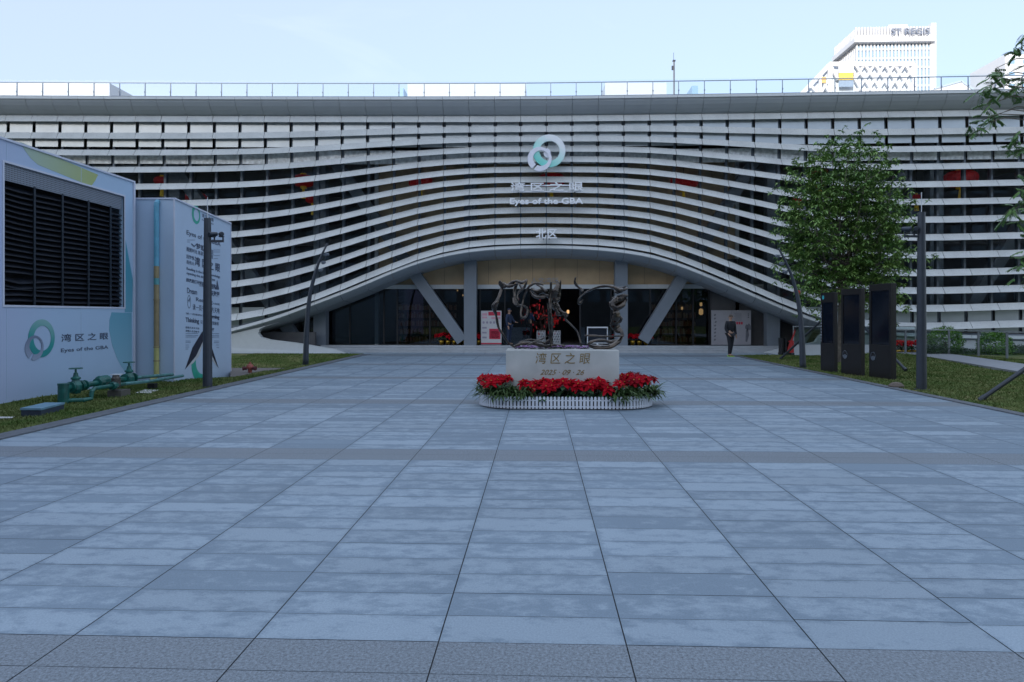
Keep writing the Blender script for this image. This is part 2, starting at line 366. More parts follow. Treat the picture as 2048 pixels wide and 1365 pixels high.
# ================================================================ EXHIBITION HALL
def Yf(x): return 30 - .9*(abs(min(x, 0))/22)**1.3 - .2*(max(x, 0)/21)**2
def onF(u, v, dy=0.0):
    Y = 30.0
    for _ in range(6): p = PY(u, v, Y+dy); Y = Yf(p.x)
    return p
BT = [(0,645),(200,649),(320,646),(420,641),(512,630),(600,607),(680,577),(727,557),(780,536),(828,517),(880,501),(932,490),(980,485),(1024,483),(1090,482),(1160,483.5),(1210,486),(1250,490),(1307,500),(1360,517),(1415,539),(1470,562),(1520,584),(1580,610),(1637,631),(1700,645),(1798,653),(1900,652),(2048,647)]
CT = [(0,684),(300,683),(400,676),(460,664),(512,650),(560,636),(600,621),(640,606),(680,591),(727,572),(780,549),(828,530),(880,515),(932,505),(980,500),(1024,498),(1090,496.5),(1150,498),(1200,501),(1250,506),(1307,516),(1360,533),(1415,555),(1470,578),(1520,600),(1580,625),(1637,647),(1700,662),(1798,671),(1900,675),(2048,677)]
def to_xz(tab): return [(p.x, p.z) for p in (onF(u, v) for u, v in tab)]
BX, CX = to_xz(BT), to_xz(CT)
def interp(T, x, ext=True):
    xs = [t[0] for t in T]; zs = [t[1] for t in T]
    return float(np.interp(x, xs, zs))
def smooth_tab(T):   # Catmull style resample for a fair curve
    xs = np.linspace(T[0][0], T[-1][0], 240); zs = np.interp(xs, [t[0] for t in T], [t[1] for t in T])
    k = np.array([1, 3, 5, 3, 1])/13.
    for _ in range(4):
        z2 = np.convolve(np.pad(zs, 2, 'edge'), k, 'valid'); zs = z2
    return list(zip(xs, zs))
BX, CX = smooth_tab(BX), smooth_tab(CX)
hall = thing('exhibition_hall', (0, 31, 0), 'wide white exhibition hall whose curved louvre bands sweep down into an arch over the entrance', 'building')
SEAM = 1.113; XS = [.36 + SEAM*i for i in range(-27, 27)]
TZ = 10.17
def louver_mat():
    m = mat('louvre_metal', (.57, .585, .575), .42, .0, var=.09, scale=1.3, spec=.4); t = m.node_tree
    tc = t.nodes.new('ShaderNodeTexCoord'); v = t.nodes.new('ShaderNodeTexVoronoi'); v.inputs['Scale'].default_value = 22; t.links.new(tc.outputs['Object'], v.inputs[0])
    r = t.nodes.new('ShaderNodeValToRGB'); r.color_ramp.elements[0].position = .12; r.color_ramp.elements[0].color = (.62, .62, .62, 1); r.color_ramp.elements[1].position = .3; t.links.new(v.outputs['Distance'], r.inputs[0])
    b = t.nodes['Principled BSDF']; src = b.inputs['Base Color'].links[0].from_socket
    mx = t.nodes.new('ShaderNodeMix'); mx.data_type = 'RGBA'; mx.blend_type = 'MULTIPLY'; mx.inputs[0].default_value = 1; t.links.new(src, mx.inputs[6]); t.links.new(r.outputs[0], mx.inputs[7]); t.links.new(mx.outputs[2], b.inputs['Base Color'])
    return m
M_louv = louver_mat(); M_trim = mat('trim_metal', (.56, .58, .58), .35, var=.03)
NB = 13
def zband(x, k): return TZ + (interp(BX, x)-TZ)*k/(NB-1)
for k in range(NB):
    mb = MB()
    for a, b in zip(XS, XS[1:]):
        ja, jb = a+.011, b-.011; h = .145; tilt = .12 if k < 2 else .2
        jit = random.uniform(-.012, .012)
        za, zb = zband(a, k), zband(b, k); ya, yb = Yf(a)-.012*(10-za), Yf(b)-.012*(10-zb)
        mb.hexa([(ja, ya-tilt+jit, za-h), (jb, yb-tilt+jit, zb-h), (jb, yb-tilt+.05, zb-h+.01), (ja, ya-tilt+.05, za-h+.01),
                 (ja, ya, za+h), (jb, yb, zb+h), (jb, yb+.05, zb+h), (ja, ya+.05, za+h)])
    mb.build('louvre_band', M_louv, hall)
M_mull = mat('mullion_metal', (.13, .155, .19), .4, .3, var=.1)
for i, x in enumerate(XS):
    zb = interp(CX, x) + .05; y = Yf(x)
    MB().box(x-.045, x+.045, y+.24, y+.46, zb, 10.4).build('mullion', M_mull, hall)
# canopy
M_can = mat('canopy_metal', (.32, .35, .38), .45, var=.03, scale=2)
prof = [(-.42, 10.90), (-.40, 10.80), (-.33, 10.65), (-.22, 10.50), (-.1, 10.38), (.06, 10.31)]
mb = MB(); lip = MB(); fas = MB()
for a, b in zip(XS, XS[1:]):
    ja, jb = a+.006, b-.006; ya, yb = Yf(a), Yf(b)
    for (d0, z0), (d1, z1) in zip(prof, prof[1:]): mb.quad((ja, ya+d1, z1), (jb, yb+d1, z1), (jb, yb+d0, z0), (ja, ya+d0, z0))
    lip.hexa([(ja, ya-.46, 10.90), (jb, yb-.46, 10.90), (jb, yb+.3, 10.90), (ja, ya+.3, 10.90), (ja, ya-.43, 11.02), (jb, yb-.43, 11.02), (jb, yb+.3, 11.02), (ja, ya+.3, 11.02)])
    fas.hexa([(a, ya-.34, 11.024), (b, yb-.34, 11.024), (b, yb+.3, 11.024), (a, ya+.3, 11.024), (a, ya-.34, 11.07), (b, yb-.34, 11.07), (b, yb+.3, 11.07), (a, ya+.3, 11.07)])
mb.build('canopy_soffit', M_can, hall); lip.build('canopy_edge', M_trim, hall); fas.build('roof_gutter', M_mull, hall)
mb = MB()
for a, b in zip(XS, XS[1:]): mb.hexa([(a, Yf(a)+.1, 10.36), (b, Yf(b)+.1, 10.36), (b, 60, 10.36), (a, 60, 10.36), (a, Yf(a)+.1, 10.89), (b, Yf(b)+.1, 10.89), (b, 60, 10.89), (a, 60, 10.89)])
mb.build('roof', mat('roof_deck', (.4, .4, .4), .8), hall)
# spandrels / blinds / glazing behind the louvres
M_span = mat('spandrel_panel', (.50, .54, .565), .33, .55, var=.06, scale=1.2, spec=.6)
M_blind = mat('roller_blind', (.60, .63, .65), .4, .4, var=.3, scale=6)
M_gl = glass_mat('facade_glass', (.93, .95, .96), .7)
sp1, bl, gz, sp2, sp3 = MB(), MB(), MB(), MB(), MB()
zA, zB, zC, zD = 10.3, 8.98, 8.86, 8.27
for a, b in zip(XS, XS[1:]):
    ya, yb = Yf(a)+.34, Yf(b)+.34
    def q(mb_, z0a, z0b, z1, d=0, t=.03, ins=.05): mb_.hexa([(a+ins, ya+d, z0a), (b-ins, yb+d, z0b), (b-ins, yb+d+t, z0b), (a+ins, ya+d+t, z0a), (a+ins, ya+d, z1), (b-ins, yb+d, z1), (b-ins, yb+d+t, z1), (a+ins, ya+d+t, z1)])
    e_ = -.27; sp1.hexa([(a+.075, ya+e_, zB), (b-.075, yb+e_, zB), (b-.075, yb+e_+.03, zB), (a+.075, ya+e_+.03, zB), (a+.075, ya+e_+.05, zA), (b-.075, yb+e_+.05, zA), (b-.075, yb+e_+.08, zA), (a+.075, ya+e_+.08, zA)]); q(bl, zD, zD, zC, d=-.16, ins=.075)
    ca, cb = interp(CX, a)+.03, interp(CX, b)+.03; lo = 0.9
    if max(ca, cb) < 1.85 : q(sp2 if a < 0 else sp3, max(ca, lo), max(cb, lo), 2.0, d=-.18, ins=.08); ca = cb = 2.0
    q(gz, ca, cb, zB, t=.012, ins=.0)
sp1.build('spandrel_panels', M_span, hall); bl.build('roller_blinds', M_blind, hall); sp2.build('lower_spandrel', M_span, hall); sp3.build('lower_spandrel', M_span, hall); gz.build('facade_glazing', M_gl, hall)
# arch trim: profile swept along the arch
def sweep(prof, mb, nrm=True, gap=.006):
    for a, b in zip(XS, XS[1:]):
        sub = 3
        for s in range(sub):
            xa = a + (b-a)*s/sub + (gap if s == 0 else 0); xb = a + (b-a)*(s+1)/sub - (gap if s == sub-1 else 0)
            za, zb = interp(CX, xa), interp(CX, xb); ya, yb = Yf(xa)-.22, Yf(xb)-.22
            for (d0, z0), (d1, z1) in zip(prof, prof[1:]): mb.quad((xa, ya+d0, za+z0), (xb, yb+d0, zb+z0), (xb, yb+d1, zb+z1), (xa, ya+d1, za+z1))
t1, t2, t3 = MB(), MB(), MB()
sweep([(.3, .13), (.02, .11), (-.02, -.02), (.02, -.05), (.02, .0)], t1)
sweep([(.5, .20), (.14, .17), (.12, .13)], t3)
sweep([(.02, -.045), (.22, -.16), (.5, -.26), (1.3, -.30), (2.2, -.30), (2.2, .1)], t2)
t1.build('arch_edge', M_trim, hall, smooth=False); t2.build('arch_soffit', M_can, hall, smooth=False); t3.build('arch_groove', M_mull, hall)
# columns
M_col = mat('column_steel', (.17, .195, .225), .5, var=.08, scale=1.5)
for u in (55, 350, 641, 941, 1242, 1545, 1870):
    p = PY(u, 631, 31.0); MB().box(p.x-.28, p.x+.28, 30.85, 31.35, .3, 10.3).build('column', M_col, hall)
DG = [((300, 262), (600, 690)), ((640, 282), (925, 682)), ((1528, 290), (1285, 682)), ((1850, 278), (1592, 690)), ((2060, 420), (1890, 690)), ((0, 262), (290, 690))]
for (a, b) in DG:
    pa, pb = PY(*a, 31.1), PY(*b, 31.1); pb.z = max(pb.z, .3)
    MB().bar(pa, pb, .5, .46, up=(0, 1, 0)).build('diagonal_brace', M_col, hall)
# entrance interior
M_tan = mat('wood_panel', (.50, .36, .21), .55, scale=1.5, var=.12)
M_in = mat('interior_dark', (.085, .085, .09), .8, var=.3, scale=1)
M_floor = mat('hall_floor', (.2, .2, .2), .25, var=.1)
xl, xr = PY(757, 500, 31.7).x, PY(1470, 500, 31.7).x
mb = MB(); x = xl
while x < xr-.05:
    x2 = min(x+1.02, xr); mb.box(x+.006, x2-.006, 31.7, 31.9, 3.05, 8.7); x = x2
mb.build('timber_wall', M_tan, hall); MB().box(xl, xr, 31.74, 31.92, 3.0, 8.71).build('timber_backing', M_black, hall)
MB().box(xl-.16, xl-.002, 31.62, 31.9, .3, 8.7).build('wall_end', M_trim, hall); MB().box(xr+.002, xr+.16, 31.62, 31.9, .3, 8.7).build('wall_end', M_trim, hall)
mb = MB(); x = xl-.9
while x < xr+.9: mb.box(x+.005, x+1.1, 31.5, 31.72, 2.86, 3.05); x += 1.105
mb.build('entrance_beam', M_trim, hall)
MB().box(-24, 24, 30.95, 60, .02, .30).build('floor_slab', M_floor, hall)
MB().box(-29, 29, 42, 42.2, .3, 10.3).build('back_wall', M_in, hall); MB().box(-29.9, -29.6, 29.4, 60, -.2, 10.3).build('side_wall', M_in, hall); MB().box(29.4, 29.8, 30, 60, -.2, 10.3).build('side_wall', M_in, hall)
MB().box(-29, xl-.2, 33.0, 42, 5.0, 5.35).build('upper_floor', M_in, hall); MB().box(xr+.2, 29, 33.0, 42, 5.0, 5.35).build('upper_floor', M_in, hall)
MB().box(-24, 24, 33.0, 42, 8.9, 9.0).build('upper_ceiling', mat('ceil_dark', (.35, .35, .35), .8), hall)
# storefront glass with posts, door gap in the middle
M_gs = glass_mat('shop_glass', (.5, .55, .58), 1.2)
def doorx(u): return PY(u, 631, 31.6).x
gl, fr = MB(), MB(); xs_ = [doorx(u) for u in (600, 640, 700, 768, 795, 860, 930, 960, 1010)]; xs2 = [doorx(u) for u in (1160, 1222, 1255, 1300, 1352, 1386, 1418)]
for S in (xs_, xs2):
    for a, b in zip(S, S[1:]): MB().box(a+.03, b-.03, 31.6, 31.615, .32, 2.86).build('window_pane', M_gs, hall)
    for a in S: MB().box(a-.03, a+.03, 31.55, 31.68, .3, 2.86).build('glazing_post', M_black, hall)
MB().box(doorx(1010)+.03, doorx(1060), 31.45, 31.465, .32, 2.8).build('sliding_door', M_gs, hall)
MB().box(-12.2, xs_[0], 31.62, 31.8, .3, 4.2).build('lobby_side_wall', M_in, hall); MB().box(xs2[-1], 12.4, 31.62, 31.8, .3, 4.2).build('lobby_side_wall', M_in, hall)
# steps
mb = MB()
for i in range(3): mb.box(-9.8, 12.2, 30.28+.24*i, 31.2, -.05 if i == 0 else .1*i+.002, .1*(i+1))
mb.build('entrance_steps', mat('step_stone', (.36, .38, .40), .6, var=.1, scale=3), hall, bevel=.008)
# white base walls with the rounded leaf-shaped opening on each side
def base_wall(pts, name):
    P = [onF(u, v, -.12) for u, v in pts]; mb = MB(); n = len(P)
    mb.v = [(p.x, p.y, p.z) for p in P] + [(p.x, p.y+.25, p.z) for p in P]
    mb.f.append(tuple(range(n))); mb.f.append(tuple(range(2*n-1, n-1, -1)))
    for i in range(n): j = (i+1) % n; mb.f.append((i, n+i, n+j, j))
    return mb.build(name, M_trim, hall)
base_wall([(-60, 710), (690, 707), (672, 699), (640, 694), (590, 686), (540, 680), (522, 675), (516, 667), (519, 659), (530, 653), (556, 645), (520, 655), (460, 669), (400, 681), (300, 688), (-60, 689)], 'base_wall')
base_wall([(2110, 700), (2110, 684), (1900, 680), (1800, 676), (1700, 668), (1655, 660), (1640, 672), (1632, 684), (1600, 692), (1560, 698), (1530, 706), (1560, 710), (1800, 712)][::-1], 'base_wall')
MB().box(-24, -9.9, 30.3, 30.5, -.1, .9).build('plinth', M_in, hall); MB().box(15.5, 24, 30.0, 30.3, -.1, .95).build('plinth', mat('brown_plinth', (.16, .15, .15), .7), hall)
# roof balustrade (a part of the hall)
bal = MB(); pn = MB()
for i, x in enumerate(XS):
    x2 = x + .2; y = Yf(x)+.35; bal.box(x2-.015, x2+.015, y-.02, y+.02, 11.0, 11.86)
    bal.box(x2-.03, x2+.03, y-.035, y-.02, 11.42, 11.48)
for a, b in zip(XS, XS[1:]):
    bal.bar((a+.2, Yf(a)+.35, 11.86), (b+.2, Yf(b)+.35, 11.86), .045, .03); pn.quad((a+.23, Yf(a)+.37, 11.07), (b+.17, Yf(b)+.37, 11.07), (b+.17, Yf(b)+.37, 11.97), (a+.23, Yf(a)+.37, 11.97))
bo = bal.build('balustrade', mat('rail_steel', (.10, .14, .20), .5, .1), hall); pn.build('balustrade_glass', glass_mat('rail_glass', (.93, .96, .98), 1.0), hall)
# lettering over the doors
FD = Frame((0, 31.44, 0), (1, 0, 0), (0, 0, 1))
pa = PY(1062, 567, 31.45); pb = PY(1117, 556, 31.45)
text('door_lettering', '人文湾区', FD, pa.x, pa.z+.01, pb.x-pa.x, pb.z-pa.z, mat('grey_letter', (.30, .32, .36), .5), hall, .02, 0)

# ---- facade signs (things of their own)
def rings(parent, fr, ca, cb, R, m_big, m_small, depth, c0, nb='large_ring', ns='small_ring', mball=None):
    k = R/32.5
    b = MB(); ring(b, fr, ca, cb, 32.5*k, 32.5*k, ca+1.0*k, cb-0*k, 20*k, 20*k, c0, depth); b.build(nb, m_big, parent)
    s = MB(); sc, sb = ca-18.8*k, cb-16.3*k; ring(s, fr, sc, sb, 24*k, 24*k, sc+2.5*k, sb+1.5*k, 15.5*k, 15.5*k, c0+depth*.35, depth, a0=-118, a1=232); s.build(ns, m_small, parent)
    d = MB(); decal(d, fr, [(ca-4*k+7*k*math.cos(t*PI/10), cb-4*k+9*k*math.sin(t*PI/10)) for t in range(20)], c0+depth*.4, depth*.5); d.build('lens', mball or m_small, parent)
FS = Frame((0, 29.36, 0), (1, 0, 0), (0, 0, 1))
cc = PY(1098, 304, 29.42); Rw = 32.5/F*29.42
M_mint = grad_mat('mint_gradient', [(0, (.20, .72, .64)), (.45, (.48, .84, .79)), (1, (.88, .91, .94))], 'X', -.45, .75, dirv=(.6, 0, .8))
lg = thing('logo_sign', (cc.x, 29.5, cc.z-1), 'large mint and pale interlocking ring emblem mounted high on the louvres', 'sign')
M_mint.node_tree.nodes['Map Range'].inputs[1].default_value = (cc.x*.6+cc.z*.8)-.6; M_mint.node_tree.nodes['Map Range'].inputs[2].default_value = (cc.x*.6+cc.z*.8)+.5
M_lil = mat('lilac_white', (.80, .81, .90), .4, var=.04)
rings(lg, FS, cc.x, cc.z, Rw, M_mint, M_lil, .12, 0.0)
mb = MB()
for dx in (-.35, .3): mb.bar((cc.x+dx, 29.5, cc.z-.3), (cc.x+dx, 29.9, cc.z-.3), .04, .04)
mb.build('bracket', M_mull, lg)
M_let = mat('white_letters', (.93, .94, .97), .4, var=.02)
def sign(body, u0, v1, u1, v0, label, dep=.09, bold=.02, rails=(), space=1.0):
    a = PY(u0, v1, 29.36); b = PY(u1, v0, 29.36)
    t = thing('lettering_sign', (a.x, 29.5, a.z), label, 'sign')
    text('letters', body, FS, a.x, a.z, b.x-a.x, b.z-a.z, M_let, t, dep, 0, bold, 0, space)
    for r in rails:
        z = a.z + (b.z-a.z)*r; MB().box(a.x+.05, b.x-.05, 29.44, 29.49, z-.022, z+.022).build('rail', M_let, t)
    MB().box(a.x+.3, a.x+.35, 29.45, 29.8, a.z, a.z+.05).box(b.x-.35, b.x-.3, 29.45, 29.8, a.z, a.z+.05).build('bracket', M_mull, t)
sign('湾 区 之 眼', 1021, 383.5, 1166, 365, 'white four-character sign between the ring emblem and the English line', rails=(0.03, .72), bold=.008)
sign('Eyes of the GBA', 1020, 413, 1166, 396.5, 'white English lettering reading Eyes of the GBA on the louvres', rails=(.52,), bold=.022)
sign('北区', 1072, 478, 1114, 458, 'small white two-character sign just above the arch', bold=.015)

# ================================================================ WHITE CLAD BOXES (LEFT)
XW = PX(266, 700, -9.9).x
M_vin = grad_mat('print_blue', [(0, (.42, .37, .54)), (.35, (.41, .46, .63)), (.6, (.38, .51, .68)), (1, (.40, .54, .70))], 'Y', 9, 17, .38)
M_vin2 = mat('print_pale_blue', (.44, .55, .69), .35, var=.04, scale=.8, bump=.06, bscale=3)
M_seam = mat('tarp_edge', (.55, .58, .68), .5, var=.03)
Y1 = PX(267, 700, XW).y; YE = 4.0; HT = 4.9
b1 = thing('clad_equipment_box', (XW, 12, 0), 'nearer white printed box at the left with a big black louvred opening and ring emblem', 'clad box')
FB = Frame((XW, 0, 0), (0, 1, 0), (0, 0, 1))
tl, tr_, br, bl_ = [PX(u, v, XW) for u, v in ((9, 316), (248, 401), (247, 625), (7, 597))]
oy0, oy1 = (tl.y+bl_.y)/2, tr_.y; oz0, oz1 = (br.z+bl_.z)/2, (tl.z+tr_.z)/2
mb = MB()   # wall with the opening
def wallq(y0, y1, z0, z1): mb.box(XW-.12, XW, y0, y1, z0, z1)
wallq(YE, oy0, -.15, HT); wallq(oy1, Y1, -.15, HT); wallq(oy0, oy1, -.15, oz0); wallq(oy0, oy1, oz1, HT)
mb.build('printed_wall', M_vin, b1)
mb = MB()
for y in (6.2, 8.3, 10.4, 12.5, 14.6):
    mb.box(XW+.001, XW+.004, y-.006, y+.006, -.1, oz0-.05).box(XW+.001, XW+.004, y-.006, y+.006, oz1+.05, HT-.02)
mb.build('print_seams', M_vin2, b1)
MB().box(XW-5, XW-.12, Y1-.12, Y1, -.15, HT).box(XW-5, XW, YE-.1, YE, -.15, HT).build('end_wall', M_vin2, b1)
MB().box(XW-5, XW+.03, YE-.1, Y1+.03, HT, HT+.04).box(XW+.002, XW+.03, YE, Y1+.03, -.15, -.02).box(XW-.03, XW+.032, Y1-.03, Y1+.032, -.1, HT).build('edge_strip', M_seam, b1)
MB().box(XW-5, XW-4.9, YE, Y1, -.15, HT).box(XW-4.9, XW-.6, YE, Y1, 0, .05).build('core', M_black, b1)
MB().box(XW-.5, XW-.45, oy0-.2, oy1+.2, oz0-.2, oz1+.2).build('opening_back', M_black, b1)
M_slat = mat('slat_black', (.018, .022, .032), .45, .2, var=.25)
mb = MB(); nsl = 21
for i in range(nsl):
    z = oz0+.06+(oz1-oz0-.42)*i/nsl; segs = 8
    for s in range(segs):
        a = oy0 + (oy1-oy0)*s/segs; b = oy0 + (oy1-oy0)*(s+1)/segs
        f = lambda y: .035*math.sin((y-oy0)*2.2+i*.15)*math.exp(-(y-oy0)*1.1) - (.10*math.exp(-((y-oy0-.5)/.5)**2) if i in (3, 4) else 0)
        za, zb = z+f(a), z+f(b)
        mb.hexa([(XW-.05, a, za), (XW-.05, b, zb), (XW-.2, b, zb+.10), (XW-.2, a, za+.10), (XW-.05, a, za+.012), (XW-.05, b, zb+.012), (XW-.2, b, zb+.112), (XW-.2, a, za+.112)])
mb.build('louvre_slats', M_slat, b1)
pm = MB()
for u in (69, 125, 177, 221):
    y = PX(u, 500, XW-.03).y; pm.box(XW-.045, XW-.02, y-.022, y+.022, oz0, oz1-.3)
pm.build('slat_posts', mat('post_dark', (.035, .045, .06), .4, .4), b1)
MB().box(XW-.02, XW+.012, oy0-.04, oy0, oz0-.04, oz1+.04).box(XW-.02, XW+.012, oy1, oy1+.04, oz0-.04, oz1+.04).box(XW-.02, XW+.013, oy0, oy1, oz1, oz1+.04).box(XW-.02, XW+.013, oy0, oy1, oz0-.04, oz0).build('opening_frame', M_seam, b1)
# perforated strip
m = mat('perforated_metal', (.22, .25, .30), .5, .3); t = m.node_tree; tcn = t.nodes.new('ShaderNodeTexCoord'); vv = t.nodes.new('ShaderNodeTexVoronoi'); vv.inputs['Scale'].default_value = 26; vv.inputs['Randomness'].default_value = .0
t.links.new(tcn.outputs['Object'], vv.inputs[0]); rr = t.nodes.new('ShaderNodeValToRGB'); rr.color_ramp.interpolation = 'CONSTANT'; rr.color_ramp.elements[0].color = (.01, .01, .015, 1); rr.color_ramp.elements[1].position = .33; rr.color_ramp.elements[1].color = (.24, .27, .32, 1)
t.links.new(vv.outputs['Distance'], rr.inputs[0]); t.links.new(rr.outputs[0], t.nodes['Principled BSDF'].inputs['Base Color'])
MB().box(XW-.06, XW-.03, oy0, oy1-.05, oz1-.32, oz1).build('perforated_strip', m, b1)
# printed areas: traced on the wall plane
def onB(pts): return [(p.y, p.z) for p in (PX(u, v, XW) for u, v in pts)]
M_green = grad_mat('print_yellow_green', [(0, (.42, .53, .62)), (.35, (.36, .46, .40)), (1, (.38, .44, .16))], 'Y', 11.5, 15.2, .38)
mb = MB(); decal(mb, FB, onB([(40, 284), (196, 350), (190, 362), (182, 373), (76, 330), (62, 318), (50, 302)]), .002, .0015); mb.build('printed_stripe', M_green, b1)
M_tealp = grad_mat('print_teal', [(0, (.07, .30, .40)), (1, (.24, .44, .56))], 'Z', 2.6, 0.4, .38, )
mb = MB(); decal(mb, FB, onB([(247.5, 626), (263, 626), (264, 752), (255, 750), (243, 735), (233, 715), (224, 690), (218, 660), (219, 640), (223, 625)]), .002, .0015); decal(mb, FB, onB([(249, 470), (265.5, 560), (264.5, 625), (249.5, 625)]), .002, .0015); mb.build('printed_arc', M_tealp, b1)
M_teal = grad_mat('emblem_teal', [(0, (.015, .20, .22)), (.55, (.03, .28, .27)), (1, (.34, .50, .50))], 'Z', .55, 1.9, .4, dirv=(0, .25, 1))
M_teal.node_tree.nodes['Map Range'].inputs[1].default_value = 3.4+.3; M_teal.node_tree.nodes['Map Range'].inputs[2].default_value = 3.4+1.75
M_smk = grad_mat('emblem_grey', [(0, (.34, .40, .52)), (1, (.09, .12, .20))], 'Z', .6, 1.5, .4)
cb_ = PX(83, 677, XW); e1 = PX(57, 677, XW); e2 = PX(110, 677, XW); t0 = PX(83, 639, XW)
Rb = (e2.y-e1.y)/2; Rz = t0.z-cb_.z
mb = MB(); ring(mb, FB, cb_.y, cb_.z, Rb, Rz, cb_.y+Rb*.05, cb_.z, Rb*.66, Rz*.66, .005, .003); mb.build('printed_ring', M_teal, b1)
cs_ = PX(68, 696, XW); mb = MB(); ring(mb, FB, cs_.y, cs_.z, Rb*.68, Rz*.64, cs_.y+.03, cs_.z+.03, Rb*.45, Rz*.43, .0095, .002, a0=-110, a1=236); mb.build('printed_small_ring', M_smk, b1)
M_ink = mat('print_ink', (.06, .08, .13), .5, var=.05)
def textB(name, body, p00, p11, m, parent, bold=.0, X=XW):
    a = PX(*p00, X); b = PX(*p11, X); text(name, body, Frame((X, 0, 0), (0, 1, 0), (0, 0, 1)), a.y, a.z, b.y-a.y, b.z-a.z, m, parent, .002, .004, bold)
textB('printed_characters', '湾 区 之 眼', (122, 684.5), (216, 665), M_ink, b1, .012)
textB('printed_english', 'Eyes of the GBA', (121.5, 707.5), (216, 691), M_ink, b1, .008)

# ---- second box: stands on ground that falls away, so it leans slightly down with distance
X2 = PX(345, 700, -8.97).x; Y20 = PX(348, 700, X2).y; Y21 = PX(461, 700, X2).y; SL = -.2/(Y21-Y20)
zt = 4.52
b2 = thing('clad_poster_box', (X2, 18, 0), 'farther white printed box with text poster, open-book picture and a downpipe on its front', 'clad box')
def slz(y): return SL*(y-Y20)
mb = MB()
mb.hexa([(X2-4, Y20, -.3), (X2, Y20, -.3), (X2, Y21, -.4), (X2-4, Y21, -.4), (X2-4, Y20, zt), (X2, Y20, zt), (X2, Y21, zt+slz(Y21)), (X2-4, Y21, zt+slz(Y21))])
mb.build('printed_wall', M_vin2, b2)
mb = MB(); mb.bar((X2+.005, Y20, zt+.01), (X2+.005, Y21, zt+slz(Y21)+.01), .05, .04); mb.bar((X2+.004, Y20, -.1), (X2+.004, Y20, zt), .035, .035); mb.bar((X2-4, Y20, zt+.01), (X2, Y20, zt+.01), .05, .04); mb.bar((X2+.004, Y21, -.3), (X2+.004, Y21, zt-.2), .03, .03); mb.build('edge_strip', M_seam, b2)
FX = Frame((X2, Y20, 0), (0, 1, SL), (0, 0, 1))
def tx(body, u0, u1, v_mid_left, hpx, bold=0.0, name='printed_text', m=M_ink):
    # u0,u1: extents ; v_mid_left: line centre as seen at the left edge of the text ; hpx: height there
    a = PX(u0, v_mid_left, X2); b = PX(u1, 600, X2); D = (a-Vector((0, 0, HC))).dot(FW); h = hpx/F*D
    text(name, body, FX, a.y-Y20, a.z-slz(a.y)-h/2, b.y-a.y, h, m, b2, .002, .004, bold)
def box2pts(pts): return [(p.y-Y20, p.z-slz(p.y)) for p in (PX(u, v, X2) for u, v in pts)]
for args in [('Eyes of the GBA', 373, 441, 466, 12, .01), ('梦想', 392, 410, 492, 12, .03), ('起点', 413, 427, 501, 10, .01), ('醒醒时光 炼就了你和我', 373, 426, 498, 9, 0), ('因梦想', 373, 388, 513, 8, 0), ('而伟大', 373, 388, 524, 8, 0), ('湾 区 之 眼', 389, 440, 522, 19, .02),
             ('Reading is the key to knowledge', 373, 440, 538, 7, .01), ('opening the door to hope', 373, 430, 547, 7, .01), ('阅读是打开知识大门的钥匙', 372.5, 432, 560, 8, .02), ('Dream', 374, 394, 581, 11, .01), ('让你凡日常读不', 398, 432, 571, 4, 0), ('知识海洋', 414, 439, 585, 12, .03), ('Reading', 392, 425, 600, 10, .01), ('人生百味', 425, 439, 607, 4, 0),
             ('读一页书 走八方天地', 385, 439, 614, 12, .0), ('读一页爱的心灵真的好像梦', 372, 439, 627, 4, 0), ('Learning', 414, 438.5, 633, 10, .03), ('Thinking', 371, 398, 641, 12, .03), ('以书会友 阅读修养', 401, 437.5, 644, 8, 0), ('Being', 414, 428, 658, 10, .02), ('品悟艺术天下间', 371, 398, 655, 4, 0), ('读懂人生百味书', 371, 398, 662, 4, 0), ('湾 区 之 眼', 404, 427, 431, 8, 0), ('Eyes of the GBA', 404, 427, 440, 3.5, 0)]:
    tx(*args)
mb = MB()
for i, (u0, u1, v) in enumerate([(371, 396, 667), (371, 396, 671), (371, 392, 674), (371, 381, 682), (371, 381, 685), (371, 378, 690), (371, 378, 694), (371, 376, 698), (420, 438, 667), (421, 438, 671), (424, 438, 674), (428, 438, 682), (428, 438, 685), (432, 438, 690), (433, 438, 695), (427, 440, 500), (427, 440, 504), (427, 440, 511), (428, 436, 517), (374, 390, 480), (374, 380, 484)]):
    decal(mb, FX, box2pts([(u0, v), (u1, v), (u1, v+1), (u0, v+1)]), .004, .002)
mb.build('fine_print', mat('fine_ink', (.18, .24, .34), .5), b2)
mb = MB(); c_ = box2pts([(378, 604)])[0]; ring(mb, FX, c_[0], c_[1], .085, .17, c_[0], c_[1], .073, .155, .004, .002, seg=24); decal(mb, FX, [(c_[0]-.05, c_[1]+.05), (c_[0], c_[1]-.02), (c_[0]+.05, c_[1]+.09), (c_[0]+.02, c_[1]+.1), (c_[0]-.01, c_[1]+.05)], .004, .002)
decal(mb, FX, box2pts([(434, 560), (438, 578), (437, 580), (430, 579), (433, 570)]), .004, .002); decal(mb, FX, box2pts([(383, 487), (388, 492), (393, 488), (393, 490), (388, 495), (382, 489)]), .004, .002); mb.build('printed_icons', M_ink, b2)
mb = MB(); decal(mb, FX, box2pts([(370, 739), (385, 695), (402, 667), (405, 663), (408, 664), (424, 697), (437, 737), (421, 706), (408, 684), (405, 684), (392, 712)]), .006, .002); mb.build('printed_book_cover', mat('book_cover', (.02, .022, .04), .5), b2)
mb = MB(); decal(mb, FX, box2pts([(373, 736), (392, 712), (405, 683), (408, 684), (421, 706), (435, 735), (425, 722), (414, 700), (406, 688), (398, 712), (386, 727)]), .0045, .001); mb.build('printed_book_pages', mat('book_pages', (.50, .52, .54), .5), b2)
mb = MB(); cen = box2pts([(404, 725)])[0]; rA = abs(box2pts([(424, 725)])[0][0]-cen[0]); rB = .53
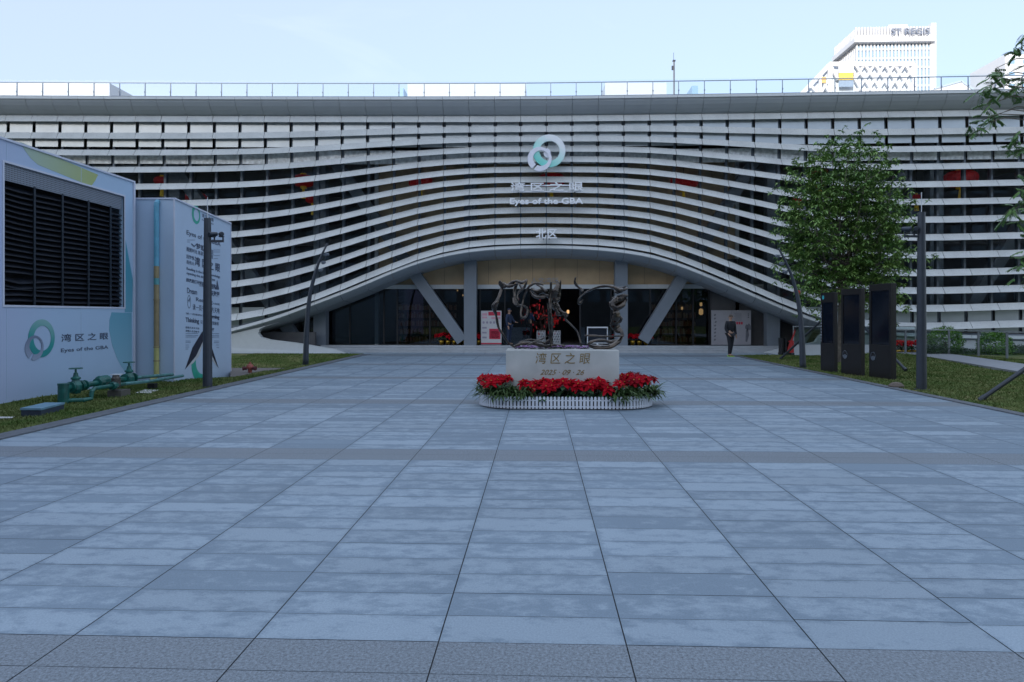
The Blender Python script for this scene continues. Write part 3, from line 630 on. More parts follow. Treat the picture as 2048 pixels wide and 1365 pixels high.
ring(mb, FX, cen[0], cen[1]-.05, rA, rB, cen[0]+.04, cen[1], rA*.66, rB*.6, .003, .001, a0=150, a1=380); mb.build('printed_green_ring', mat('print_green', (.04, .36, .27), .4), b2)
mb = MB(); cen = box2pts([(392, 430)])[0]; ring(mb, FX, cen[0], cen[1], .22, .24, cen[0]+.02, cen[1], .145, .16, .004, .002); mb.build('printed_ring', mat('print_green', (.04, .36, .27), .4), b2)
# downpipe on the front face: painted over in sections
yp = Y20-.07; pz = [PY(313, v, yp) for v in (412, 533, 557, 570, 600, 693, 722, 752)]; xp = pz[3].x
cols = [('pipe_blue', (.12, .36, .50)), ('pipe_tan', (.30, .24, .13)), ('pipe_teal', (.10, .33, .36)), ('pipe_tan', (.30, .24, .13)), ('pipe_brown', (.27, .21, .11)), ('pipe_yellow', (.44, .42, .16)), ('pipe_yellow', (.44, .42, .16))]
dp = thing('downpipe', (xp, yp, 0), 'tall downpipe in blue, tan and yellow sections on the farther printed box', 'downpipe')
for i, (n_, c_) in enumerate(cols):
    r = .062; MB().tube([(xp, yp, pz[i].z), (xp, yp, pz[i+1].z+.004)], r, 14).build('pipe_section', mat(n_, c_, .45, var=.12, scale=8), dp, smooth=False)
MB().tube([(xp, yp, pz[0].z-.02), (xp, yp+.01, pz[0].z+.06), (xp, yp+.06, pz[0].z+.12)], .06, 14).build('top_bend', mat('pipe_blue', (.12, .36, .50)), dp)
MB().tube([(xp, yp, pz[-1].z+.03), (xp-.03, yp-.03, pz[-1].z-.08), (xp-.11, yp-.05, pz[-1].z-.10)], .055, 14).build('outlet_bend', mat('pipe_yellow', (.44, .42, .16)), dp)
mb = MB()
for z in (pz[4].z-.0, pz[5].z-.02, pz[6].z): mb.tube([(xp, yp, z-.015), (xp, yp, z+.015)], .072, 14)
mb.build('coupling', mat('pipe_brown', (.27, .21, .11)), dp)

# ================================================================ GREEN PIPEWORK, HYDRANT, COVER
M_gp = mat('green_paint', (.007, .095, .078), .45, var=.35, scale=7, coat=.3); M_gp2 = mat('faded_green_paint', (.07, .19, .19), .55, var=.3, scale=9); M_rust = mat('meter_metal', (.10, .09, .08), .5, .6, var=.5, scale=20)
pw = thing('valve_pipework', (-8.8, 14, 0), 'green painted pipes with two handwheel valves and a meter beside the printed box', 'pipework')
Xp = -8.82
def PXp(u, X=Xp): return PX(u, 780, X).y
yA = PXp(127); yV1 = PXp(143); yM = PXp(206); yV2 = PXp(258); yEnd = PXp(345)
MB().tube([(Xp, yA, -.05), (Xp, yA, .37)], .095, 18).tube([(Xp, yA, .35), (Xp, yA, .385)], .10, 18).build('riser', M_gp, pw)
zc = .29
MB().tube([(Xp, yA, zc), (Xp, yV2, zc)], .055, 12).build('main_pipe', M_gp, pw, smooth=False)
MB().tube([(Xp, yV2, zc), (Xp, yEnd, .22)], .038, 12).build('far_pipe', M_gp2, pw)
MB().tube([(Xp+.02, yA, .06), (Xp+.30, yA+.12, .06), (Xp+.34, yA+.28, .07), (Xp+.34, yA+.3, .2), (Xp+.34, yA+.38, .25), (Xp+.32, yM+.2, .24)], .04, 12).build('bypass_pipe', M_gp, pw)
MB().tube([(Xp+.32, yM+.2, .24), (Xp+.3, yV2+.3, .2), (Xp+.2, yEnd+.1, .18)], .034, 12).build('bypass_far_pipe', M_gp2, pw)
for k, yv in enumerate((yV1+.12, yV2)):
    v = MB(); v.lathe([(.01, -.14), (.08, -.13), (.11, -.05), (.11, .03), (.08, .09), (.06, .13), (.085, .14), (.085, .17), (.05, .19), (.035, .26), (.02, .27), (.018, .34)], (Xp, yv, zc), 16)
    for dy in (-.15, .15): v.tube([(Xp, yv+dy-.018, zc), (Xp, yv+dy+.018, zc)], .105, 16)
    vo = v.build('gate_valve', M_gp, pw, smooth=False)
    h = MB(); h.tube([(Xp+.11*math.cos(a*PI/8), yv+.11*math.sin(a*PI/8), zc+.345) for a in range(17)], .011, 6, cap=False); h.bar((Xp-.1, yv, zc+.345), (Xp+.1, yv, zc+.345), .02, .012); h.bar((Xp, yv-.1, zc+.346), (Xp, yv+.1, zc+.346), .02, .012); h.build('handwheel', M_gp, vo)
for dy in (.22, .36, .75, .95): MB().tube([(Xp, yV1+dy, zc), (Xp, yV1+dy+.03, zc)], .10, 16).build('flange', M_gp, pw)
MB().tube([(Xp, yM-.16, zc), (Xp, yM-.1, zc+.01), (Xp, yM+.1, zc+.01), (Xp, yM+.16, zc)], [.07, .13, .13, .07], 14).build('check_valve', M_gp, pw); MB().tube([(Xp+.33, yM-.25, .24), (Xp+.33, yM-.19, .24), (Xp+.33, yM-.05, .24)], [.075, .085, .05], 12).build('strainer', M_gp, pw)
MB().lathe([(.07, -.12), (.085, -.1), (.085, .08), (.07, .1), (.06, .14), (.01, .145)], (Xp+.3, yM-.05, .3), 14).build('meter', M_rust, pw)
MB().box(Xp+.18, Xp+.46, yM-.14, yM+.18, -.05, .14).build('support_block', mat('block_concrete', (.10, .095, .085), .9), pw); MB().box(Xp+.2, Xp+.36, yV2+.35, yV2+.48, -.05, .14).build('support_block', M_black, pw)
MB().box(Xp+.22, Xp+.38, yM-.1, yM+.05, .445, .46).build('meter_cap', M_white, pw)
hy = G(500, 748, -.02); hd = thing('ground_hydrant', (hy.x, hy.y, 0), 'small faded red hydrant on the brown pad beyond the printed boxes', 'hydrant')
M_hr = mat('hydrant_red', (.30, .075, .055), .6, var=.25, scale=20)
MB().lathe([(.05, 0), (.06, .12), (.10, .13), (.11, .17), (.09, .22), (.05, .26), (.03, .27), (.03, .31), (.01, .32)], (hy.x, hy.y, 0), 14).build('body', M_hr, hd, smooth=False)
M_hdk = mat('hydrant_dark', (.10, .02, .025), .6)
for s in (-1, 1): MB().tube([(hy.x+s*.08, hy.y-.02, .14), (hy.x+s*.17, hy.y-.04, .14)], .05, 12).tube([(hy.x+s*.16, hy.y-.04, .14), (hy.x+s*.19, hy.y-.045, .14)], .062, 12).build('outlet_cap', M_hdk, hd)
cp = G(38, 836); cv = thing('utility_cover', (-8.0, 11, 0), 'low dark box with pale blue lid sunk in the grass at the lower left', 'utility cover')
q4 = [G(42, 835), G(82, 835.5), G(128, 823), G(90, 823)]
MB().hexa([(p.x, p.y, -.08) for p in q4] + [(p.x, p.y, .115) for p in q4]).build('body', mat('cover_side', (.03, .045, .07), .6), cv)
cen = sum((Vector((p.x, p.y, 0)) for p in q4), Vector())/4; q5 = [cen + (Vector((p.x, p.y, 0))-cen)*1.04 for p in q4]
MB().hexa([(p.x, p.y, .118) for p in q5] + [(p.x, p.y, .15) for p in q5]).build('lid', mat('lid_blue', (.14, .26, .34), .5, var=.15), cv)

# ================================================================ LAMP AND CAMERA POSTS
M_post = mat('post_grey', (.05, .058, .072), .4, .3, var=.08)
def cam_body(mb, p, d, r=.045, L=.2):
    p = Vector(p); d = Vector(d).normalized(); mb.tube([p-d*L*.5, p+d*L*.4, p+d*L*.5], [r*.9, r, r*.8], 10)
def straight_post(u, vb, vt, vrod, side, varm, label, group):
    b = G(u, vb); D = (b-Vector((0, 0, HC))).dot(FW)
    H = lambda v: HC + (VY-v)/F*D
    t = thing('camera_post', (b.x, b.y, 0), label, 'lamp post', group)
    MB().tube([(b.x, b.y, -.05), (b.x, b.y, H(vt)*.5), (b.x, b.y, H(vt))], [.105, .092, .075], 18).build('pole', M_post, t, smooth=False)
    MB().tube([(b.x, b.y, -.05), (b.x, b.y, .025)], .16, 18).build('base_flange', M_post, t)
    MB().tube([(b.x, b.y, H(vt)), (b.x, b.y, H(vrod))], .008, 6).build('lightning_rod', M_white, t)
    za = H(varm); MB().bar((b.x+side*.06, b.y, za), (b.x+side*.37, b.y, za), .05, .05).tube([(b.x+side*.36, b.y, za), (b.x+side*.36, b.y, za+.12)], .018, 8).tube([(b.x+side*.16, b.y, za), (b.x+side*.16, b.y, za+.12)], .018, 8).build('arm', M_post, t)
    for dx, dd in ((.14, (-.5, -1, -.1)), (.33, (.7, -1, -.1))):
        m_ = MB(); cam_body(m_, (b.x+side*dx, b.y-.03, za+.16), dd, .052, .2); m_.box(b.x+side*dx-.05, b.x+side*dx+.05, b.y-.05, b.y+.02, za+.09, za+.12); m_.build('camera', M_dark, t)
straight_post(415, 776, 437, 395, 1, 483, 'straight dark grey post with two cameras standing before the printed boxes', 'straight camera posts')
straight_post(1843, 781, 425, 385, -1, 473, 'straight dark grey post with two cameras on the right lawn beside the black totems', 'straight camera posts')
def curved_post(pts, devs, label):
    b = G(*pts[0]); D = (b-Vector((0, 0, HC))).dot(FW); P = [PD(u, v, D) for u, v in pts]; P[0].z = -.05
    t = thing('curved_lamp_post', (b.x, b.y, 0), label, 'lamp post', 'curved lamp posts')
    n = len(P); rr = [.10 - .075*(i/(n-1))**.8 for i in range(n)]
    # resample smoothly
    Q = []; R = []
    for i in range(n-1):
        p0, p1, p2, p3 = P[max(i-1, 0)], P[i], P[i+1], P[min(i+2, n-1)]
        for s in range(4):
            q = s/4; Q.append(.5*((2*p1)+(-p0+p2)*q+(2*p0-5*p1+4*p2-p3)*q*q+(-p0+3*p1-3*p2+p3)*q**3)); R.append(rr[i]+(rr[i+1]-rr[i])*q)
    Q.append(P[-1]); R.append(rr[-1]); MB().tube(Q, R, 14).build('pole', M_post, t, smooth=True)
    MB().tube([(b.x, b.y, -.05), (b.x, b.y, .02)], .15, 18).build('base_flange', M_post, t)
    for (u, v, u0, v0) in devs:
        p = PD(u, v, D); q = PD(u0, v0, D); m_ = MB(); m_.bar(q, p, .03, .03); cam_body(m_, p+Vector((0, -.05, -.03)), (0, -1, -.15), .055, .2); m_.build('spotlight', mat('device_grey', (.13, .15, .18), .4, .2), t)
curved_post([(611, 731), (614, 650), (620, 590), (631, 545), (643, 512), (655, 487)], [(655, 508, 644, 510), (648, 524, 638, 524), (643, 539, 634, 539)], 'curved leaning grey lamp post on the left lawn near the facade')
curved_post([(1606, 737), (1603, 660), (1597, 605), (1586, 560), (1572, 525), (1557, 497)], [(1553, 511, 1563, 511), (1562, 526, 1570, 526), (1569, 543, 1577, 543)], 'curved leaning grey lamp post on the right lawn near the facade')

# ================================================================ BLACK INFORMATION TOTEMS
M_brz = mat('dark_bronze', (.016, .014, .014), .4, .2, var=.1); M_scr = mat('dark_screen', (.006, .009, .016), .08, var=.1, spec=.5)
def totem(ub, Db, ua, Da, H, th, label, logo, first=False):
    B = PD(ub, 700, Db); A = PD(ua, 700, Da); B.z = A.z = 0; d = (A-B).normalized(); nrm = Vector((-d.y, d.x, 0)); 
    if nrm.x > 0: nrm = -nrm            # outward to the plaza
    Fr = Frame(A, -d, (0, 0, 1)); Wd = (A-B).length
    if (Fr.n - nrm).length > .1: pass
    t = thing('information_totem', ((A.x+B.x)/2, (A.y+B.y)/2, 0), label, 'information totem', 'black information totems on the right lawn')
    def bx(mb, a0, a1, b0, b1, c0, c1): P = Fr.P; return mb.hexa([P(a0, b0, c0), P(a1, b0, c0), P(a1, b0, c1), P(a0, b0, c1), P(a0, b1, c0), P(a1, b1, c0), P(a1, b1, c1), P(a0, b1, c1)])
    s0, s1 = H*.36, H*.93; e = .075
    mb = MB(); bx(mb, 0, Wd, -.1, H, -th, -.04); bx(mb, 0, e, 0, H, -.04, 0); bx(mb, Wd-e, Wd, 0, H, -.04, 0); bx(mb, e, Wd-e, 0, s0, -.04, -.001); bx(mb, e, Wd-e, s1 if not logo else s1-.12, H, -.04, -.001)
    mb.build('body', M_brz, t, bevel=.006)
    mb = MB(); bx(mb, e+.01, Wd-e-.01, s0+.01, (s1 if not logo else s1-.12)-.01, -.038, -.02); mb.build('screen', M_scr, t)
    if logo:
        mb = MB(); decal(mb, Fr, [(.14+.045*math.cos(k*PI/12), H-.14+.06*math.sin(k*PI/12)) for k in range(24)], .0, .004); mb.build('emblem', mat('cyan_mark', (.05, .42, .48), .4), t)
        mb = MB()
        for k in range(13): decal(mb, Fr, [(.02, s1-.25-k*.085), (.05, s1-.25-k*.085), (.05, s1-.20-k*.085), (.02, s1-.20-k*.085)], .0, .003)
        mb.build('side_marks', mat('pale_mark', (.35, .38, .42), .5), t)
    else:
        mb = MB(); ring(mb, Fr, .17, H*.235, .10, .115, .17, H*.235+.0, .085, .10, .0, .006, seg=28); decal(mb, Fr, [(.17+.085*math.cos(k*PI/12), H*.235-.02+.06*math.sin(k*PI/12)-.03) for k in range(24)], .0, .003); mb.build('round_port', mat('port_steel', (.25, .27, .30), .25, .8), t)
totem(1669, 19.7, 1641, 20.4, 2.31, .10, 'farthest black totem, with a small cyan mark at its top', True)
totem(1722, 18.5, 1682, 19.3, 2.38, .12, 'middle black totem with a round port and tall dark screen', False)
totem(1782, 17.4, 1738, 18.25, 2.46, .15, 'nearest and widest black totem, beside the straight camera post', False)
rk = G(1793, 776); mb = MB(); mb.lathe([(.16, -.04), (.17, .05), (.11, .11), (.03, .13)], (rk.x, rk.y, 0), 7); tag(mb.build('rock', mat('stone_brown', (.14, .11, .09), .9), None), 'small brown stone at the foot of the nearest totem', 'stone')

# ================================================================ PLANTER, PLINTH, SCULPTURE
PCX, PCY = .50, 12.78; SW, SR = .84, .74      # stadium: straight half length, end radius
def stadium(t, r=SR, sw=SW):    # t in metres along outline -> point, normal
    Ls = 2*sw; La = PI*r; T = (2*Ls+2*La); t %= T
    if t < Ls: return (PCX-sw+t, PCY-r), (0, -1)
    t -= Ls
    if t < La: a = -PI/2+t/r; return (PCX+sw+r*math.cos(a), PCY+r*math.sin(a)), (math.cos(a), math.sin(a))
    t -= La
    if t < Ls: return (PCX+sw-t, PCY+r), (0, 1)
    t -= Ls; a = PI/2+t/r; return (PCX-sw+r*math.cos(a), PCY+r*math.sin(a)), (math.cos(a), math.sin(a))
TT = 4*SW+2*PI*SR
fc = thing('picket_edging', (PCX, PCY, 0), 'low white picket edging in an oval round the poinsettia bed', 'picket edging')
pk, rl = MB(), MB(); npk = int(TT/.0635)
for i in range(npk):
    (x, y), (nx, ny) = stadium(i*TT/npk); tx_, ty_ = -ny, nx; w = .0215; th = .012; lean = random.uniform(-.004, .004)
    o = lambda a, c: (x+tx_*a+nx*c, y+ty_*a+ny*c)
    outline = [(-w, .02), (w, .02), (w, .212), (w*.75, .226), (w*.3, .233), (-w*.3, .233), (-w*.75, .226), (-w, .212)]
    n = len(pk.v)
    for c in (0, th):
        for a, z in outline: p = o(a+lean*z*4, c); pk.v.append((p[0], p[1], z))
    k = len(outline); pk.f.append(tuple(range(n+k, n+2*k))); pk.f.append(tuple(range(n+k-1, n-1, -1)))
    for j in range(k): j2 = (j+1) % k; pk.f.append((n+j, n+j2, n+k+j2, n+k+j))
M_pl = mat('white_plastic', (.68, .70, .74), .4, var=.05, scale=3)
for z in (.055, .165):
    ps = [stadium(t)[0] for t in np.linspace(0, TT, 120)]; rl.tube([(x, y, z) for x, y in ps], .012, 6, cap=False)
pk.build('pickets', M_pl, fc); rl.build('rails', M_pl, fc)
mb = MB(); ps = [stadium(t, SR-.05)[0] for t in np.linspace(0, 4*SW+2*PI*(SR-.05), 60)[:-1]]
mb.v = [(x, y, .004) for x, y in ps] + [(x, y, .14) for x, y in ps]; n = len(ps); mb.f.append(tuple(range(n, 2*n)))
for i in range(n): j = (i+1) % n; mb.f.append((i, j, n+j, n+i))
struct(mb.build('soil', mat('soil', (.03, .022, .016), .95, var=.4, scale=15)))
# plinth
pl0, pl1 = PD(1012, 700, 12.5), PD(1237, 700, 12.5)
M_marb = mat('pale_marble', (.43, .435, .41), .35, scale=2.2, col2=(.57, .57, .54), bump=.03)
ped = thing('stone_plinth', ((pl0.x+pl1.x)/2, 12.8, 0), 'pale marble block with gold writing and date under the bronze sculpture', 'plinth')
MB().box(pl0.x, pl1.x, 12.45, 13.15, 0, 1.02).build('block', M_marb, ped, bevel=.008)
M_gold = mat('gold_leaf', (.30, .20, .07), .45, .55, var=.25, scale=30)
FP = Frame((0, 12.45, 0), (1, 0, 0), (0, 0, 1))
def txp(body, u0, v1, u1, v0, **k): a = PY(u0, v1, 12.45); b = PY(u1, v0, 12.45); text('inscription', body, FP, a.x, a.z, b.x-a.x, b.z-a.z, M_gold, ped, .004, .001, **k)
txp('湾 区 之 眼', 1071, 728, 1180, 706, shear=.12, bold=.0); txp('2025 · 09 · 26', 1080, 750, 1169, 740, shear=.45, bold=.004)
# sculpture strokes (traced at 4.55x from the crop with corner 940,540), real depth varied
M_bz = mat('bronze', (.014, .011, .010), .2, .9, scale=9, col2=(.10, .075, .055), bump=.7, bscale=7, coat=.45)
sc_ = thing('bronze_sculpture', (1.0, 12.8, 1.02), 'dark bronze sculpture of brush-stroke characters standing on the marble plinth', 'sculpture')
SY = 12.8
def S(pts, r, dy=0.0, wob=.35):
    P = [PD(940+x/4.55, 540+y/4.55, SY+dy) for x, y in pts]; P = [Vector((p.x, p.y, p.z)) for p in P]
    n = len(P); rr = list(r) if hasattr(r, '__len__') else [r]*n
    if len(rr) < n: rr = list(np.interp(np.linspace(0, 1, n), np.linspace(0, 1, len(rr)), rr))
    Q = []; R = []; ph = random.uniform(0, 9)
    for i in range(n-1):
        p0, p1, p2, p3 = P[max(i-1, 0)], P[i], P[i+1], P[min(i+2, n-1)]
        for s in range(5):
            q = s/5; c = .5*((2*p1)+(-p0+p2)*q+(2*p0-5*p1+4*p2-p3)*q*q+(-p0+3*p1-3*p2+p3)*q**3)
            c.y += .05*math.sin(ph+(i+q)*1.3); Q.append(c); R.append((rr[i]+(rr[i+1]-rr[i])*q)/4.55*SY/F*(1+wob*random.uniform(-.4, .7))*1.36)
    Q.append(P[-1]); R.append(rr[-1]/4.55*SY/F*.5); R[0] *= .5
    mb = MB(); mb.tube(Q, R, 9, flat=random.uniform(.45, .9)); mb.v = [tuple(Vector(v)+Vector(rng.uniform(-1, 1, 3))*.0035) for v in mb.v]
    o = mb.build('brush_stroke', M_bz, sc_, smooth=True); s_ = o.modifiers.new('s', 'SUBSURF'); s_.levels = s_.render_levels = 1
S([(272, 100), (290, 150), (335, 145), (390, 112), (430, 105), (470, 118), (522, 88)], [9, 20, 16, 17, 12, 15, 6])
S([(290, 160), (270, 230), (240, 300), (218, 350), (238, 420), (258, 520), (300, 590), (350, 665), (410, 708)], [14, 13, 18, 26, 13, 11, 12, 10, 12], .05)
S([(430, 110), (405, 190), (412, 270), (440, 320), (475, 320)], [12, 18, 12, 12, 7], .1)
S([(520, 90), (500, 150), (455, 190), (430, 240), (440, 290)], [7, 20, 18, 12, 8], -.1)
S([(670, 140), (600, 124), (540, 152), (500, 220), (480, 300), (463, 400), (480, 437), (512, 422), (524, 370), (500, 330), (478, 330)], [7, 10, 10, 9, 9, 10, 10, 9, 9, 8, 5], -.15)
S([(555, 165), (610, 200), (670, 190), (712, 230), (740, 300)], [10, 26, 24, 16, 10], .12)
S([(580, 205), (640, 245), (700, 235), (720, 260)], [10, 17, 20, 10], .05)
S([(738, 108), (736, 200), (728, 300), (732, 400), (742, 480), (736, 600), (742, 700)], [7, 14, 16, 13, 15, 17, 13])
S([(788, 92), (800, 140), (775, 200), (765, 262), (800, 275), (815, 200), (826, 90)], [6, 16, 22, 17, 19, 13, 5], -.08)
S([(770, 300), (780, 335), (800, 355), (830, 390), (885, 410), (862, 440), (920, 500), (975, 560), (1000, 640), (1010, 700)], [14, 28, 24, 16, 11, 11, 9, 8, 9, 11], .05)
S([(963, 62), (955, 115), (985, 155), (1018, 178), (1022, 205)], [5, 13, 9, 12, 5])
S([(1030, 270), (1012, 300), (985, 300), (992, 260), (1040, 215), (1090, 188), (1160, 160), (1250, 150), (1340, 172), (1425, 152)], [5, 10, 10, 9, 8, 9, 13, 16, 20, 9])
S([(1440, 165), (1390, 185), (1340, 205), (1310, 190)], [8, 20, 18, 8], .1)
S([(1432, 232), (1395, 252), (1330, 285), (1290, 318), (1320, 350), (1380, 325), (1430, 262)], [8, 26, 32, 24, 22, 24, 9], -.05)
S([(1300, 300), (1325, 370), (1330, 430), (1320, 490), (1345, 540), (1380, 570), (1385, 610)], [22, 28, 36, 38, 30, 16, 10])
S([(1350, 380), (1355, 450), (1350, 520)], [14, 22, 14], .14)
S([(1040, 598), (1120, 600), (1250, 606), (1405, 600)], [6, 8, 8, 5], -.1)
S([(1388, 600), (1350, 650), (1290, 690), (1220, 706), (1120, 700), (1080, 670), (1160, 640), (1250, 640)], [12, 26, 26, 22, 18, 14, 16, 8], .05)
S([(405, 700), (480, 668), (580, 672), (700, 695), (760, 684), (870, 696)], [14, 13, 13, 14, 11, 10], .1)
S([(440, 662), (540, 634), (620, 640), (710, 600)], [6, 10, 9, 5], -.12)
S([(640, 690), (720, 640), (745, 600)], [10, 12, 8], .12)
M_bz.node_tree.nodes['Principled BSDF'].inputs['Coat Roughness'].default_value = .12
M_bz.node_tree.nodes['Principled BSDF'].inputs['Coat IOR'].default_value = 1.6
for a_ in [([(300, 118), (350, 150), (395, 140), (440, 128)], [10, 18, 14, 8]), ([(395, 250), (405, 300), (435, 335)], [8, 13, 7]), ([(450, 130), (480, 165), (505, 150)], [9, 16, 7]), ([(545, 190), (575, 235), (625, 255), (690, 250)], [8, 15, 14, 7]), ([(600, 130), (650, 160), (690, 205)], [7, 13, 9]), ([(755, 180), (790, 230), (775, 290), (800, 330)], [9, 20, 16, 12]), ([(700, 300), (712, 380), (716, 470), (724, 560)], [6, 9, 8, 6]), ([(1300, 150), (1350, 185), (1400, 170)], [8, 22, 8]), ([(1290, 260), (1350, 250), (1410, 225)], [8, 22, 9]), ([(1270, 290), (1300, 345), (1345, 335)], [8, 24, 10]), ([(1310, 400), (1370, 440), (1350, 490)], [10, 24, 14]), ([(1240, 650), (1300, 660), (1345, 640)], [10, 22, 10]), ([(215, 330), (250, 300), (262, 260)], [7, 13, 6]), ([(830, 415), (800, 400), (775, 345)], [7, 15, 10]), ([(520, 690), (600, 655), (690, 668)], [7, 11, 6])]: S(a_[0], a_[1], random.uniform(-.15, .15))
# purple bed on the plinth top
def petals(name, spots, r, m, parent, lay=1):
    V = []; Fc = []
    for (x, y, z) in spots:
        n = 6; rot = random.uniform(0, PI); tilt = Vector((random.uniform(-.5, .5), random.uniform(-.9, .1), 1)).normalized(); a_ = tilt.orthogonal().normalized(); b_ = tilt.cross(a_)
        for k in range(n):
            a = rot+2*PI*k/n; d = a_*math.cos(a)+b_*math.sin(a); s = a_*math.cos(a+1.57)+b_*math.sin(a+1.57); c = Vector((x, y, z)); i = len(V)
            V += [tuple(c), tuple(c+d*r*.55+s*r*.3+tilt*r*.15), tuple(c+d*r), tuple(c+d*r*.55-s*r*.3+tilt*r*.15)]; Fc.append((i, i+1, i+2, i+3))
    return fast_mesh(name, V, Fc, m, parent)
pf = thing('purple_flower_bed', (1, 12.9, 1.02), 'row of small purple flowers on top of the marble plinth behind the bronze', 'flowers')
sp_ = [(random.uniform(pl0.x+.15, pl1.x-.5), random.uniform(12.9, 13.1), 1.03+random.uniform(.0, .05)) for _ in range(260)]
petals('flowers', sp_, .022, mat('purple_petal', (.22, .06, .30), .6, col2=(.4, .25, .45), scale=30), pf)
petals('leaves', [(x, y, z-.02) for x, y, z in sp_[:150]], .03, mat('bed_green', (.02, .05, .015), .7), pf)

# ---- leaves and bracts
def leaf(V, Fc, c, d, up, L, Wd, droop=.3, fold=.15):
    d = d.normalized(); s = d.cross(up)
    if s.length < 1e-3: s = Vector((1, 0, 0))
    s.normalize(); n = s.cross(d); i = len(V)
    pts = [(0, 0), (.35, .5), (.72, .36), (1, 0)]
    def P(t, w): return tuple(c + d*L*t + s*Wd*w + n*(fold*abs(w)*Wd*1.2 - droop*L*t*t))
    V += [P(0, 0), P(.35, .5), P(.38, 0), P(.35, -.5), P(.75, .34), P(.75, 0), P(.75, -.34), P(1, 0)]
    Fc += [(i, i+1, i+2), (i, i+2, i+3), (i+1, i+4, i+5), (i+1, i+5, i+2), (i+2, i+5, i+6), (i+2, i+6, i+3), (i+4, i+7, i+5), (i+5, i+7, i+6)]
M_red = mat('red_bract', (.27, .001, .008), .65, col2=(.44, .003, .014), scale=12, spec=.08)
M_redd = mat('dark_red_bract', (.15, .001, .006), .65, col2=(.27, .002, .01), scale=12, spec=.08)
M_lf = mat('poinsettia_leaf', (.012, .045, .016), .5, col2=(.035, .09, .03), scale=10, spec=.35)
M_fern = mat('fern_leaf', (.03, .07, .018), .55, col2=(.09, .14, .045), scale=8, spec=.3)
M_yell = mat('flower_centre', (.5, .4, .06), .6)
def poinsettia(name, x, y, z0, size, nros, label, group, red=M_red, leaves=16):
    t = thing(name, (x, y, z0), label, 'potted plant' if 'potted' in name else 'flowering plant', group)
    V, Fc, V2, F2, V3, F3 = [], [], [], [], [], []
    for r in range(nros):
        a = 2*PI*r/max(1, nros)+random.uniform(-.4, .4); q = 0 if nros == 1 else random.uniform(.35, .9)*size
        c = Vector((x+math.cos(a)*q, y+math.sin(a)*q, z0+size*random.uniform(.85, 1.35)))
        ax = Vector((math.cos(a)*.5, math.sin(a)*.5-.45, 1)).normalized(); o1 = ax.orthogonal().normalized(); o2 = ax.cross(o1)
        for lay, (n, L, el) in enumerate(((6, size*.62, -.05), (5, size*.45, .35), (4, size*.25, .8))):
            for k in range(n):
                b = 2*PI*(k+.5*lay)/n+random.uniform(-.25, .25); d = (o1*math.cos(b)+o2*math.sin(b))*math.cos(el)+ax*math.sin(el)
                leaf(V, Fc, c+ax*.008*lay, d, ax, L*random.uniform(.8, 1.2), L*.55, .22, .3)
        for k in range(4): leaf(V3, F3, c+ax*.02, Vector((random.uniform(-1, 1), random.uniform(-1, 1), 1.5)), ax, size*.1, size*.06, 0)
    for k in range(leaves):
        a = random.uniform(0, 2*PI); h = random.uniform(.2, .95)*size; c = Vector((x+math.cos(a)*size*.15, y+math.sin(a)*size*.15, z0+h)); L = size*random.uniform(.55, .95)
        leaf(V2, F2, c, Vector((math.cos(a), math.sin(a), random.uniform(-.1, .45))), Vector((0, 0, 1)), L, L*.55, .45, .2)
    n0 = len(V2); V2 += [(x-.008, y, z0-.02), (x+.008, y, z0-.02), (x+.006, y, z0+size), (x, y+.01, z0-.02)]; F2 += [(n0, n0+1, n0+2), (n0+1, n0+3, n0+2)]
    fast_mesh('bracts', V, Fc, red, t); fast_mesh('leaves', V2, F2, M_lf, t); fast_mesh('flower_centres', V3, F3, M_yell, t)
    return t
def fernplant(x, y, z0, size, label, group, n=46):
    t = thing('leafy_plant', (x, y, z0), label, 'plant', group); V, Fc = [], []
    for k in range(n):
        a = random.uniform(0, 2*PI); e = random.uniform(.15, 1.3); c = Vector((x+random.uniform(-.05, .05), y+random.uniform(-.05, .05), z0+random.uniform(0, size*.55)))
        L = size*random.uniform(.6, 1.1); leaf(V, Fc, c, Vector((math.cos(a)*math.cos(e), math.sin(a)*math.cos(e), math.sin(e))), Vector((0, 0, 1)), L, L*.17, .75, .25)
        if k % 2 == 0:
            c2 = c+Vector((math.cos(a)*math.cos(e), math.sin(a)*math.cos(e), math.sin(e)-.2))*L*.6
            for s in (-1, 1): leaf(V, Fc, c2, Vector((math.cos(a+s*.9), math.sin(a+s*.9), -.1)), Vector((0, 0, 1)), L*.5, L*.12, .6, .2)
    fast_mesh('leaves', V, Fc, M_fern if 'mixed' not in label else M_lf, t)
ordn = ['first', 'second', 'third', 'fourth', 'fifth', 'sixth', 'seventh', 'eighth', 'ninth', 'tenth', 'eleventh', 'twelfth', 'thirteenth', 'fourteenth']
fx = [(1062, 12.28), (1086, 12.22), (1108, 12.3), (1130, 12.22), (1152, 12.26), (1174, 12.2), (1196, 12.26), (1214, 12.22)]
for i, (u, y) in enumerate(fx):
    p = PY(u, 700, y); poinsettia('poinsettia', p.x, y, .17+random.uniform(-.02, .02), .24, 4, f'{ordn[i]} red poinsettia from the left in the low row before the marble plinth', 'poinsettias in the picket bed')
lc = [(984, 12.6, .19), (996, 12.36, .2), (1006, 12.7, .16), (980, 12.95, .16), (994, 13.1, .2)]
for i, (u, y, z) in enumerate(lc): p = PY(u, 700, y); poinsettia('poinsettia', p.x, y, z+.02, .225, 5, f'{ordn[i]} tall red poinsettia from the front in the left-end cluster of the picket bed', 'poinsettias in the picket bed')
lc = [(1258, 12.42, .18), (1274, 12.55, .24), (1288, 12.75, .18), (1258, 12.95, .2), (1276, 13.1, .22)]
